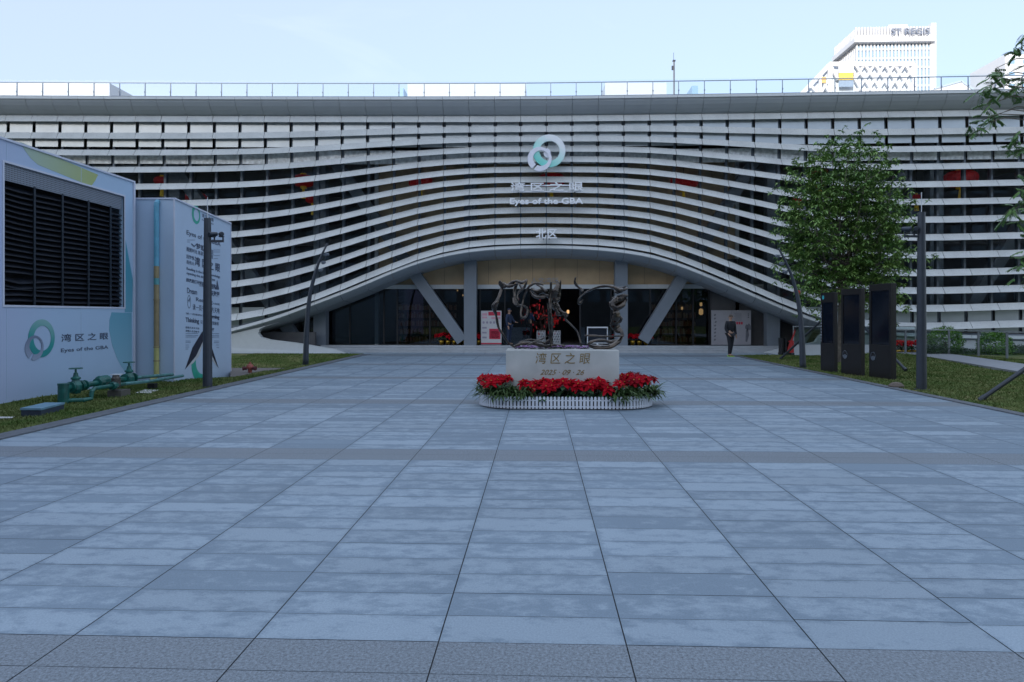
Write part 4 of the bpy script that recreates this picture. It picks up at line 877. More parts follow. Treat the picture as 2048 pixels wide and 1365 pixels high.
for i, (u, y, z) in enumerate(lc): p = PY(u, 700, y); poinsettia('poinsettia', p.x, y, z+.02, .225, 5, f'{ordn[i]} tall red poinsettia from the front in the right-end cluster of the picket bed', 'poinsettias in the picket bed', red=M_red if i % 2 else M_redd)
fl = [(968, 12.62), (985, 12.3), (1002, 12.2), (1020, 12.16), (1038, 12.14), (1052, 12.2), (1024, 12.3)]
for i, (u, y) in enumerate(fl): p = PY(u, 700, y); fernplant(p.x, y, .17, .255, f'{ordn[i]} green leafy plant from the left in the left half of the picket bed', 'leafy plants in the picket bed')
fl = [(1228, 12.15), (1243, 12.14), (1258, 12.18), (1272, 12.26), (1286, 12.36), (1300, 12.55), (1306, 12.8)]
for i, (u, y) in enumerate(fl): p = PY(u, 700, y); fernplant(p.x, y, .17, .255, f'{ordn[i]} green leafy plant from the left in the right half of the picket bed', 'leafy plants in the picket bed')

# ---- gold pots of poinsettia along the entrance
M_goldpot = mat('gold_foil', (.55, .33, .04), .3, .7, var=.3, scale=25)
def pot(u, Y, z, s, label, group):
    p = PY(u, 690, Y); t = poinsettia('potted_poinsettia', p.x, Y, z+.17*s, .26*s, 4, label, group, leaves=14)
    MB().lathe([(.07*s, 0), (.11*s, .13*s), (.125*s, .20*s), (.115*s, .20*s), (.10*s, .16*s)], (p.x, Y, z), 12).build('pot', M_goldpot, t, smooth=True)
us = [883, 896, 909, 919, 928, 938, 947, 957]
for i, u in enumerate(us): pot(u, 31.25, .3, 1.0, f'{ordn[i]} gold-potted poinsettia from the left in the row left of the poster stand', 'gold pots left of the entrance')
us = [1236, 1250, 1265, 1279, 1292]
for i, u in enumerate(us): pot(u, 31.25, .3, 1.0, f'{ordn[i]} gold-potted poinsettia from the left in the row right of the entrance', 'gold pots right of the entrance')
for i, u in enumerate([1797, 1808, 1817, 1828]): pot(u, 28.9, .02, 1.05, f'{ordn[i]} gold-potted poinsettia from the left beside the right lawn path', 'gold pots by the lawn path')

# ================================================================ PEOPLE
M_skin = mat('skin', (.42, .25, .17), .55, var=.08, scale=20); M_hair = mat('hair', (.015, .013, .013), .6)
def skin_obj(name, joints, edges, m, parent, root=0, lev=1):
    me = bpy.data.meshes.new(name); me.from_pydata([j[0] for j in joints], edges, []); me.update()
    o = bpy.data.objects.new(name, me); COL.objects.link(o); s = o.modifiers.new('s', 'SKIN'); s.use_smooth_shade = True
    sv = me.skin_vertices[0].data
    for i, j in enumerate(joints): r = j[1]; sv[i].radius = r if hasattr(r, '__len__') else (r, r); sv[i].use_root = (i == root)
    u = o.modifiers.new('u', 'SUBSURF'); u.levels = u.render_levels = lev
    dg = bpy.context.evaluated_depsgraph_get(); me2 = bpy.data.meshes.new_from_object(o.evaluated_get(dg)); bpy.data.objects.remove(o)
    me2.name = name; me2.materials.clear(); me2.materials.append(m); o = bpy.data.objects.new(name, me2); COL.objects.link(o); me2.shade_smooth(); par(o, parent); return o
def person(x, y, z, H, yaw, pose, top, trousers, shoe, label, cap=None, headyaw=0, hairm=M_hair):
    k = H/1.7; c, s = math.cos(yaw), math.sin(yaw)
    T = lambda p: (x+(p[0]*c-p[1]*s)*k, y+(p[0]*s+p[1]*c)*k, z+p[2]*k)
    t = thing('person', (x, y, z), label, 'person')
    J = dict(pelvis=(0, 0, .93), waist=(0, 0, 1.08), chest=(0, 0, 1.27), nb=(0, .0, 1.41), neck=(0, -.01, 1.48), head=(0, -.02, 1.575), crown=(0, -.01, 1.655),
             hipL=(-.085, 0, .87), kneeL=(-.09, -.01, .48), ankL=(-.09, .02, .08), toeL=(-.10, -.15, .035), hipR=(.085, 0, .87), kneeR=(.09, -.01, .48), ankR=(.09, .02, .08), toeR=(.10, -.15, .035),
             shL=(-.165, 0, 1.37), elL=(-.215, .02, 1.10), wrL=(-.21, -.06, .87), paL=(-.205, -.08, .80), shR=(.165, 0, 1.37), elR=(.215, .02, 1.10), wrR=(.21, -.06, .87), paR=(.205, -.08, .80))
    J.update(pose)
    R = dict(pelvis=(.13, .10), waist=(.115, .085), chest=(.135, .095), nb=(.07, .06), neck=.048, head=(.075, .09), crown=(.058, .07), hip=.082, knee=.052, ank=.036, toe=.032, sh=.055, el=.04, wr=.027, pa=(.036, .018))
    def Rr(n): return R.get(n, R.get(n[:-1], .05))
    keys = list(J); idx = {n: i for i, n in enumerate(keys)}
    E_ = [('pelvis', 'waist'), ('waist', 'chest'), ('chest', 'nb'), ('nb', 'neck'), ('neck', 'head'), ('head', 'crown')]
    for q in 'LR': E_ += [('pelvis', 'hip'+q), ('hip'+q, 'knee'+q), ('knee'+q, 'ank'+q), ('ank'+q, 'toe'+q), ('chest', 'sh'+q), ('sh'+q, 'el'+q), ('el'+q, 'wr'+q), ('wr'+q, 'pa'+q)]
    def sc(r, f=1.0, a=0.0): return tuple((v*f+a)*k for v in (r if hasattr(r, '__len__') else (r, r)))
    joints = [(T(J[n]), sc(Rr(n))) for n in keys]; edges = [(idx[a], idx[b]) for a, b in E_]
    for q, sg in (('L', -1), ('R', 1)):     # five fingers per hand, slightly curled
        p = Vector(J['pa'+q]); w = Vector(J['wr'+q]); d = (p-w).normalized()
        for f in range(4):
            off = Vector((0, (f-1.5)*.017, 0)); L = (.065, .078, .072, .055)[f]; a = p+off+d*.02; b = a+d*L*.55; e = b+(d+Vector((-sg*.5, 0, 0))).normalized()*L*.5
            i0 = len(joints); joints += [(T(a), sc(.0085)), (T(b), sc(.008)), (T(e), sc(.006))]; edges += [(idx['pa'+q], i0), (i0, i0+1), (i0+1, i0+2)]
        a = w+d*.02+Vector((0, -.028, 0)); b = a+(d+Vector((0, -.8, 0))).normalized()*.04; i0 = len(joints); joints += [(T(a), sc(.0095)), (T(b), sc(.0085)), (T(b+d*.03), sc(.007))]; edges += [(idx['wr'+q], i0), (i0, i0+1), (i0+1, i0+2)]
    skin_obj('body', joints, edges, M_skin, t)
    def cloth(name, names, E2, m, grow, extra=()):
        ii = {n: i for i, n in enumerate(names)}; jj = [(T(J[n]), sc(Rr(n), 1.0, grow)) for n in names]
        skin_obj(name, jj, [(ii[a], ii[b]) for a, b in E2], m, t)
    cloth('jacket', ['pelvis', 'waist', 'chest', 'nb', 'shL', 'elL', 'wrL', 'shR', 'elR', 'wrR'], [('pelvis', 'waist'), ('waist', 'chest'), ('chest', 'nb'), ('chest', 'shL'), ('shL', 'elL'), ('elL', 'wrL'), ('chest', 'shR'), ('shR', 'elR'), ('elR', 'wrR')], top, .020)
    cloth('trousers', ['pelvis', 'hipL', 'kneeL', 'ankL', 'hipR', 'kneeR', 'ankR'], [('pelvis', 'hipL'), ('hipL', 'kneeL'), ('kneeL', 'ankL'), ('pelvis', 'hipR'), ('hipR', 'kneeR'), ('kneeR', 'ankR')], trousers, .017)
    for q in 'LR':
        a, b = Vector(J['ank'+q]), Vector(J['toe'+q]); a = Vector((a.x, a.y+.03, a.z-.035)); jj = [(T(a), sc((.045, .042))), (T((a+b)/2), sc((.045, .036))), (T(b), sc((.038, .028)))]
        skin_obj('shoe', jj, [(0, 1), (1, 2)], shoe, t)
        mb = MB(); d = (b-a); d.z = 0; d.normalize(); sd_ = Vector((-d.y, d.x, 0)); A_, B_ = a-d*.04, b+d*.04; z0 = min(a.z, b.z)-.035
        mb.hexa([T(A_-sd_*.04+Vector((0, 0, -.035))), T(B_-sd_*.04+Vector((0, 0, -.03))), T(B_+sd_*.04+Vector((0, 0, -.03))), T(A_+sd_*.04+Vector((0, 0, -.035))), T(A_-sd_*.045), T(B_-sd_*.045+Vector((0, 0, -.01))), T(B_+sd_*.045+Vector((0, 0, -.01))), T(A_+sd_*.045)])
        if 'neon' in label: mb.build('sole', mat('neon_sole', (.45, .8, .05), .5), t)
    hc = Vector(J['head']); hy_ = headyaw
    def Hh(p): v = Vector((p[0]*math.cos(hy_)-p[1]*math.sin(hy_), p[0]*math.sin(hy_)+p[1]*math.cos(hy_), p[2])); return T(tuple(hc+v))
    mb = MB(); nseg = 14
    for i in range(7):
        for j in range(nseg):
            pass
    prof = [(.081, .0 if cap is None else .02), (.084, .03), (.080, .06), (.062, .09), (.035, .108), (.002, .113)] if hairm else []
    n0 = 0
    for r, zz in prof:
        for j in range(nseg): a = 2*PI*j/nseg; f = 1.0 if math.sin(a) > -.3 else .93; mb.v.append(Hh((r*math.cos(a)*.96, r*math.sin(a)*1.12*f+.008, zz+(.02 if math.sin(a) < -.3 and zz < .04 else 0))))
    for i in range(len(prof)-1):
        for j in range(nseg): j2 = (j+1) % nseg; mb.f.append((i*nseg+j, i*nseg+j2, (i+1)*nseg+j2, (i+1)*nseg+j))
    mb.build('cap' if cap else 'hair', cap or hairm, t, smooth=True)
    mb = MB(); mb.tube([Hh((0, -.085, .015)), Hh((0, -.112, -.018)), Hh((0, -.09, -.025))], [.008*k, .014*k, .01*k], 6)
    for sg in (-1, 1): mb.tube([Hh((sg*.078, .0, .02)), Hh((sg*.09, .012, .0)), Hh((sg*.078, .0, -.03))], [.01*k, .018*k, .01*k], 6)
    mb.build('nose_and_ears', M_skin, t, smooth=True)
    mb = MB()
    for sg in (-1, 1): mb.tube([Hh((sg*.03-.014, -.086, .012)), Hh((sg*.03+.014, -.086, .012))], .006*k, 6); mb.tube([Hh((sg*.03-.02, -.086, .032)), Hh((sg*.03+.02, -.086, .032))], .004*k, 6)
    mb.build('eyes', M_black, t); mb = MB(); mb.tube([Hh((-.022, -.088, -.05)), Hh((.022, -.088, -.05))], .006*k, 6); mb.build('mouth', mat('lips', (.3, .1, .08), .5), t)
    return t
M_navy = mat('navy_cloth', (.02, .035, .075), .8, var=.2, scale=20); M_blk = mat('black_cloth', (.012, .014, .02), .8, var=.3, scale=20); M_shoe = mat('black_shoe', (.015, .016, .02), .5)
p = G(1461, 714); person(p.x, p.y, 0, 1.70, .35, dict(kneeL=(-.08, -.06, .49), ankL=(-.08, -.02, .09), toeL=(-.12, -.19, .05), kneeR=(.07, .02, .48), ankR=(.06, .12, .09), toeR=(.10, -.03, .035), elL=(-.21, .02, 1.10), wrL=(-.17, -.1, .92), paL=(-.15, -.14, .87)), M_blk, M_blk, M_shoe, 'person in black long-sleeved top and trousers with neon green soles, walking by the steps', headyaw=-.45, hairm=mat('short_hair', (.10, .075, .06), .7))
p = PY(1018, 690, 31.3); person(p.x, p.y, .3, 1.68, 1.1, dict(elR=(.2, -.1, 1.12), wrR=(.12, -.28, 1.05), paR=(.1, -.34, 1.04)), M_navy, M_navy, M_shoe, 'person in navy uniform and cap standing in the doorway, seen side-on', cap=M_navy)
p = PY(1058, 690, 32.2); person(p.x, p.y, .3, 1.74, 2.4, dict(elL=(-.2, -.1, 1.12), wrL=(-.12, -.28, 1.05), paL=(-.1, -.34, 1.04)), mat('blue_jacket', (.03, .06, .13), .8), M_blk, M_shoe, 'person in plain blue jacket facing into the hall beside the red-hung tree')

# ================================================================ ENTRANCE THINGS
M_board = mat('board_white', (.46, .45, .45), .5, var=.03); M_prd = mat('print_red', (.42, .02, .05), .5); M_pgr = mat('print_grey', (.12, .12, .14), .5); M_ppk = mat('print_pink', (.5, .25, .3), .5)
def board(u0, u1, v0, v1, Y, z0, label, name, matb):
    a = PY(u0, v1, Y); b = PY(u1, v0, Y); t = thing(name, ((a.x+b.x)/2, Y, z0), label, 'poster')
    MB().box(a.x, b.x, Y, Y+.06, z0+.03, b.z).build('board', matb, t, bevel=.004); MB().box(a.x-.03, b.x+.03, Y-.02, Y+.3, z0, z0+.03).build('foot', M_dark, t)
    return t, Frame((a.x, Y, z0), (1, 0, 0), (0, 0, 1)), b.x-a.x, b.z-z0
t, fr_, w, h = board(962, 1003, 622, 691, 31.0, .3, 'white poster stand with pink and red blocks at the left of the doorway', 'poster_stand', M_board)
R_ = lambda mb, a, b, c, d: decal(mb, fr_, [(a*w, b*h), (c*w, b*h), (c*w, d*h), (a*w, d*h)], .002, .002)
mb = MB(); R_(mb, .36, .86, .95, .97); R_(mb, .40, .18, .95, .48); R_(mb, .0, .03, 1, .07); mb.build('red_blocks', M_prd, t)
mb = MB(); R_(mb, .5, .76, .95, .82); R_(mb, .06, .86, .3, .93); R_(mb, .06, .78, .3, .83); mb.build('pink_blocks', M_ppk, t)
mb = MB()
for k in range(5): decal(mb, fr_, [(w*(.13+.17*k)+.05*math.cos(a*PI/6), h*.66+.06*math.sin(a*PI/6)) for a in range(12)], .002, .002)
for k in range(3): R_(mb, .06, .2+.14*k, .28, .25+.14*k)
mb.build('grey_marks', mat('print_mid_grey', (.25, .22, .28), .5), t)
mb = MB()
for k in range(6): R_(mb, .46, .22+.035*k, .88, .235+.035*k)
mb.build('pale_lines', M_board, t)
t, fr_, w, h = board(1423, 1502, 621, 696, 31.1, .3, 'large two-panel grey poster with dark calligraphy and a red title behind the walking person', 'poster_wall', mat('poster_grey', (.30, .29, .31), .6, var=.08, scale=1.5))
mb = MB(); R_(mb, .497, 0, .503, 1)
for k in range(9): R_(mb, .6-.02*(k % 3), .70+.027*k, .76, .706+.027*k)
mb.build('thin_lines', M_pgr, t)
mb = MB()
for k in range(8):
    a, b = .05+random.uniform(0, .03), .9-.1*k
    decal(mb, fr_, [(w*a, h*(b-.05)), (w*(a+.035), h*(b-.065)), (w*(a+.06), h*(b-.02)), (w*(a+.03), h*b), (w*(a+.015), h*(b-.02))], .002, .002)
decal(mb, fr_, [(w*(.93+.08*math.cos(q*PI/9)), h*(.52+.09*math.sin(q*PI/9)*(1+.3*math.sin(q*2.1)))) for q in range(18)], .002, .002); decal(mb, fr_, [(w*.86, h*.12), (w*.9, h*.1), (w*.95, h*.3), (w*.92, h*.5), (w*.87, h*.42)], .002, .002)
for k in range(3): R_(mb, .92, .78+.05*k, .95, .81+.05*k)
mb.build('brush_marks', M_pgr, t)
mb = MB()
for k in range(4): R_(mb, .57+.058*k, .60, .615+.058*k, .67)
mb.build('red_title', M_prd, t)
# monitor on stand
a = PY(1174, 692, 30.98); b = PY(1216, 654, 30.98); t = thing('display_monitor', ((a.x+b.x)/2, 31, .3), 'white-framed black display monitor on a stand right of the bronze', 'monitor')
MB().box(a.x, b.x, 31.0, 31.05, b.z-.75, b.z).build('frame', M_white, t, bevel=.01); MB().box(a.x+.05, b.x-.05, 30.985, 30.998, b.z-.70, b.z-.06).build('screen', M_scr, t); MB().box((a.x+b.x)/2-.04, (a.x+b.x)/2+.04, 31.01, 31.05, .3, b.z-.75).box((a.x+b.x)/2-.25, (a.x+b.x)/2+.25, 30.9, 31.2, .3, .33).build('stand', M_white, t)
# bare tree hung with red lanterns in the doorway
tx0 = PY(1083, 690, 32.6); t = thing('decorated_tree', (tx0.x, 32.6, .3), 'bare branching tree inside the doorway hung with red lanterns and tags', 'tree')
br = MB(); tips = []
def branch(p, d, L, r, lev):
    p = Vector(p); q = p+d*L; br.tube([p, (p+q)/2+Vector(rng.normal(0, L*.05, 3)), q], [r, r*.8, r*.6], 5)
    if lev == 0: tips.append(q); return
    for k in range(4 if lev > 1 else 3):
        d2 = (d+Vector(rng.normal(0, .48, 3))); d2.z = abs(d2.z)*.9; branch(q-d*L*random.uniform(0, .5), d2.normalized(), L*random.uniform(.6, .85), r*.55, lev-1)
branch((tx0.x, 32.6, .3), Vector((0, 0, 1)), .82, .07, 4)
br.build('branches', mat('dark_twig', (.10, .05, .04), .8), t)
M_rl = mat('red_lantern', (.50, .008, .012), .5, var=.15, scale=10, emit=((1, .02, .02), .03))  # faint glow put into the red, on paper tags as well as lanterns
lm = MB(); tg = MB()
for q in random.sample(tips, min(len(tips), 46)):
    r = random.uniform(.02, .045); lm.lathe([(r*.3, -r*1.4), (r, -r*.7), (r*1.1, 0), (r, r*.7), (r*.3, r*1.4)], (q.x, q.y-.05, q.z-.1), 8)
for q in random.sample(tips, min(len(tips), 60)): z = random.uniform(.7, 2.4); tg.box(q.x-.014, q.x+.014, q.y-.3, q.y-.295, z, z+random.uniform(.06, .16))
lm.build('small_lanterns', M_rl, t); tg.build('red_tags', M_rl, t)
for u in (1082, 1112):   # white wire baskets
    c = PY(u, 675, 31.9); w = thing('wire_lantern', (c.x, c.y, .3), 'white lattice floor lantern %s the decorated tree' % ('left in front of' if u < 1100 else 'right in front of'), 'floor lantern', 'white lattice floor lanterns'); mb = MB()
    for k in range(12):
        for sg in (-1, 1):
            mb.tube([(c.x+.2*math.cos(2*PI*k/12+sg*s*.35), c.y+.2*math.sin(2*PI*k/12+sg*s*.35), .3+.16*s) for s in range(5)], .012, 4)
    mb.build('lattice', M_white, w); MB().lathe([(.2, 0), (.2, .03)], (c.x, c.y, .3), 16).build('base', M_white, w)
# book cases and warm lamps deep inside
def shelf(u0, u1, Y, z0, z1, label):
    a = PY(u0, 650, Y); b = PY(u1, 650, Y); t = thing('bookcase', ((a.x+b.x)/2, Y, .3), label, 'bookcase'); mb = MB(); mb.box(a.x, b.x, Y+.3, Y+.35, z0, z1)
    n = 5
    for k in range(n+1): z = z0+(z1-z0)*k/n; mb.box(a.x, b.x, Y, Y+.3, z-.015, z+.015)
    mb.build('shelves', mat('dark_wood', (.06, .04, .025), .6), t)
    for mi in range(3):
        bk = MB()
        for k in range(n):
            x = a.x+.1; z = z0+(z1-z0)*k/n+.015
            while x < b.x-.1:
                w_ = random.uniform(.02, .05)
                if random.random() < .3: bk.box(x, x+w_*.9, Y+.06, Y+.26, z, z+random.uniform(.18, (z1-z0)/n*.75))
                x += w_
        bk.build('books', mat('book_%d' % mi, [(.35, .25, .12), (.25, .08, .05), (.4, .36, .3)][mi], .6, emit=([(1, .6, .25), (1, .4, .2), (1, .7, .4)][mi], .006)), t)  # books glow faintly themselves, in place of warm shelf lighting
shelf(1300, 1395, 34.5, .3, 2.3, 'dark bookcase of faintly glowing books inside the hall, right of the doorway'); shelf(790, 915, 34.5, .3, 2.3, 'dark bookcase inside the hall, left of the doorway')
M_warm = mat('warm_lamp', (.8, .5, .25), .5, emit=((1, .55, .22), .45))
for i, (u, v, Y, r, lb) in enumerate([(1402, 609, 33, .06, 'upper of the two warm hanging lamps right of the doorway'), (1402, 624, 33, .10, 'lower and larger of the two warm hanging lamps right of the doorway'), (1364, 617, 34, .05, 'small round warm lamp above the bookcase'), (915, 581, 33, .03, 'upper tiny pendant lamp behind the left entrance column'), (926, 591, 33, .03, 'lower tiny pendant lamp behind the left entrance column'), (1136, 624, 33.2, .06, 'warm orange lamp beside the decorated tree')]):
    c = PY(u, v, Y); t = thing('pendant_lamp', (c.x, Y, c.z), lb, 'pendant lamp'); MB().lathe([(r*.4, -r*1.5), (r, -r), (r, r), (r*.4, r*1.5)], (c.x, Y, c.z), 10).build('shade', M_warm, t); MB().tube([(c.x, Y, c.z+r*1.4), (c.x, Y, 3.4)], .006, 4).build('cord', M_black, t)
# big festival lanterns behind the louvres
M_red2 = mat('lantern_silk', (.62, .012, .015), .55, var=.15, scale=2, emit=((1, .012, .015), .012)); M_tas = mat('tassel_yellow', (.85, .60, .03), .6, emit=((1, .65, .03), .015))  # silk and tassels given a faint glow so they show in the dark hall
LN = [(324, 362, 1, 12, 'leftmost'), (392, 397, 1.15, 18, 'second from left, low'), (607, 362, 1, 21, 'third from left'), (626, 400, .95, 14, 'low one just right of the third from left'), (842, 366, 1, 22, 'fourth from left'), (864, 401, 1, 24, 'low one below the fourth from left'), (1103, 362, 1, 30, 'centre one behind the lettering'), (1082, 406, 1, 26, 'low centre one'), (1367, 366, 1, 27, 'right of centre'), (1342, 400, 1, 22, 'low one right of centre'), (1640, 356, 1, 26, 'one behind the right tree'), (1600, 400, .9, 14, 'low one behind the right tree'), (1833, 394, .55, 5, 'half-hidden one left of the straight right post'), (1921, 358, 1.1, 29, 'rightmost')]
for i, (u, v, s, hw, wh) in enumerate(LN):
    Y = 31.7 + (.9 if v > 385 else 0); c = PY(u, v, Y); r = .62*s*max(.6, min(1.05, hw/24)); hz = r*.5
    t = thing('festival_lantern', (c.x, Y, c.z), 'red festival lantern behind the louvres, %s' % wh, 'lantern', 'red lanterns behind the louvres')
    seg = 24; mb = MB(); prf = [(r*.25, -hz), (r*.7, -hz*.85), (r*.95, -hz*.45), (r, 0), (r*.95, hz*.45), (r*.7, hz*.85), (r*.25, hz)]
    for rr_, z in prf:
        for k in range(seg): a = 2*PI*k/seg; q = rr_*(1 if k % 2 else .94); mb.v.append((c.x+q*math.cos(a), Y+q*math.sin(a), c.z+z))
    for j in range(len(prf)-1):
        for k in range(seg): k2 = (k+1) % seg; mb.f.append((j*seg+k, j*seg+k2, (j+1)*seg+k2, (j+1)*seg+k))
    mb.build('body', M_red2, t); MB().lathe([(r*.26, -.05), (r*.26, .05)], (c.x, Y, c.z-hz-.04), 14).lathe([(r*.26, -.04), (r*.26, .04)], (c.x, Y, c.z+hz+.03), 14).build('rim', M_tas, t)
    MB().tube([(c.x, Y, c.z-hz-.08), (c.x, Y, c.z-hz-.3), (c.x, Y, c.z-hz-.55)], [.05, .08, .11], 8).build('tassel', M_tas, t); MB().tube([(c.x, Y, c.z+hz), (c.x, Y, 8.9)], .012, 5).build('cord', M_black, t)
c = PY(1588, 587, 30.0); t = thing('small_lantern', (c.x, 30, c.z), 'small round red lantern hanging behind the right curved lamp post', 'lantern'); MB().lathe([(.04, -.12), (.10, -.08), (.125, 0), (.10, .08), (.04, .12)], (c.x, 29.6, c.z), 14).build('body', M_red2, t, smooth=True); MB().tube([(c.x, 29.6, c.z+.12), (c.x, 29.6, c.z+.5)], .01, 5).build('cord', M_black, t)
# pallet truck
p = G(1556, 709); X_, Y_ = p.x, 28.6; t = thing('pallet_truck', (X_, Y_, 0), 'small red and black pallet truck parked by the right end of the steps', 'pallet truck')
MB().box(X_-.22, X_-.16, Y_-.1, Y_+.3, .05, .72).box(X_-.08, X_-.02, Y_-.1, Y_+.3, .05, .7).box(X_-.24, X_+.28, Y_-.12, Y_+.3, .03, .12).box(X_+.05, X_+.15, Y_-.05, Y_+.2, .1, .55).build('frame', M_black, t)
MB().hexa([(X_-.02, Y_-.12, .13), (X_+.26, Y_-.12, .13), (X_+.26, Y_+.1, .13), (X_-.02, Y_+.1, .13), (X_+.12, Y_-.1, .62), (X_+.26, Y_-.1, .62), (X_+.26, Y_+.1, .62), (X_+.12, Y_+.1, .62)]).bar((X_+.2, Y_, .6), (X_+.36, Y_, 1.05), .06, .04).build('hood', mat('truck_red', (.42, .03, .03), .5), t)
MB().tube([(X_+.33, Y_-.08, 1.0), (X_+.36, Y_-.1, 1.13), (X_+.40, Y_, 1.17), (X_+.38, Y_+.1, 1.13), (X_+.33, Y_+.08, 1.0)], .02, 6).build('handle', M_black, t)
for dx in (-.15, .18): MB().tube([(X_+dx-.03, Y_-.14, .06), (X_+dx+.03, Y_-.14, .06)], .06, 12).build('wheel', M_dark, t)
# low white wall with glass guard at the right end of the steps
a = PY(1587, 700, 29.25); t = thing('glass_guard_wall', (a.x+2, 29.25, 0), 'low white wall with a glass guard and steel rail at the right end of the steps', 'guard wall')
MB().box(a.x, a.x+5.2, 29.25, 29.45, -.05, .42).build('wall', M_trim, t); MB().box(a.x, a.x+5.2, 29.33, 29.345, .42, 1.16).build('glass', glass_mat('guard_glass', (.8, .86, .86), 1.2), t)
mb = MB(); mb.box(a.x, a.x+5.2, 29.31, 29.37, 1.16, 1.20)
for k in range(5): mb.box(a.x+k*1.25, a.x+k*1.25+.04, 29.30, 29.33, .42, 1.16)
mb.build('rail', mat('rail_bright', (.45, .48, .5), .3, .6), t)
# long railing behind the right path
RP = [(1793, 713, 658), (1822, 713, 659.5), (1898, 713.5, 660), (1957, 718, 666), (2014, 723, 671), (2075, 729, 677)]
t = thing('path_railing', (16, 26, 0), 'glass-filled steel railing along the far side of the right lawn path', 'railing')
Ps = [];
for u, vb, vt in RP: b = G(u, vb, .05); Ps.append((b.x, b.y))
Ps[0] = (Ps[0][0], 27.9); Ps[1] = (Ps[1][0], 27.9)
for (x, y) in Ps: MB().box(x-.035, x+.035, y-.02, y+.02, 0, 1.06).build('post', mat('rail_grey', (.22, .24, .26), .4, .5), t)
mb = MB(); gl = MB()
for (a, b) in zip(Ps, Ps[1:]): mb.bar((*a, 1.08), (*b, 1.08), .05, .04); d = Vector((b[0]-a[0], b[1]-a[1])).normalized()*.05; gl.quad((a[0]+d.x, a[1]+d.y, .12), (b[0]-d.x, b[1]-d.y, .12), (b[0]-d.x, b[1]-d.y, .98), (a[0]+d.x, a[1]+d.y, .98))
mb.build('handrail', mat('rail_bright', (.45, .48, .5), .3, .6), t); gl.build('glass', glass_mat('rail_glass2', (.86, .9, .9), 1.0), t)

# ================================================================ BUSHES AND GROUND COVER
M_bush = mat('bush_leaf', (.03, .10, .015), .6, col2=(.16, .33, .05), scale=4, spec=.25)
def leafcloud(name, pts_, size, m, parent, n_up=0.35, asp=.5):
    P = np.asarray(pts_, 'f'); n = len(P); V = np.zeros((n, 4, 3), 'f')
    a = rng.uniform(0, 2*PI, n); e = rng.uniform(-.9, .7, n); d = np.stack([np.cos(a)*np.cos(e), np.sin(a)*np.cos(e), np.sin(e)], 1)
    u = rng.normal(0, 1, (n, 3)); u[:, 2] += n_up; s = np.cross(d, u); s /= np.linalg.norm(s, axis=1)[:, None]+1e-6; L = size*rng.uniform(.6, 1.3, n)[:, None]
    V[:, 0] = P; V[:, 1] = P+d*L*.5+s*L*asp*.5; V[:, 2] = P+d*L; V[:, 3] = P+d*L*.5-s*L*asp*.5
    return fast_mesh(name, V.reshape(-1, 3), np.arange(n*4).reshape(-1, 4), m, parent)
def bush(u, v, R, D, label):
    c = PD(u, v, D); r = R/F*D; t = thing('clipped_bush', (c.x, c.y, 0), label, 'bush', 'round clipped bushes behind the railing')
    d = rng.normal(0, 1, (5200, 3)); d /= np.linalg.norm(d, axis=1)[:, None]; rr = r*(rng.uniform(.72, 1.0, 5200)+.07*np.sin(d[:, 0]*9)*np.sin(d[:, 2]*8+1))
    P = np.array(c)[None]+d*rr[:, None]*np.array([1, 1, .98]); leafcloud('foliage', P[P[:, 2] > .05], .07, M_bush, t); mb = MB(); mb.tube([(c.x, c.y, 0), (c.x, c.y, c.z)], .06, 8)
    mb.build('stem', mat('bark_dark', (.05, .04, .03), .9), t)
bush(1890, 684, 33, 28.2, 'round clipped bush nearer the straight post, behind the path railing'); bush(1989, 695, 33, 27.0, 'round clipped bush at the far right behind the path railing')
P = []
for _ in range(16000):
    u = random.uniform(1845, 2080); b = PY(u, 700, random.uniform(27.3, 29.2)); h = .32+.16*math.sin(b.x*3.1)*math.sin(b.x*1.3+b.y); P.append((b.x+1.0*0, b.y, random.uniform(.0, max(.1, h))))
struct(leafcloud('low_shrubs', P, .07, mat('shrub_leaf', (.012, .035, .012), .6, col2=(.04, .09, .025), scale=3), None), 'stuff')

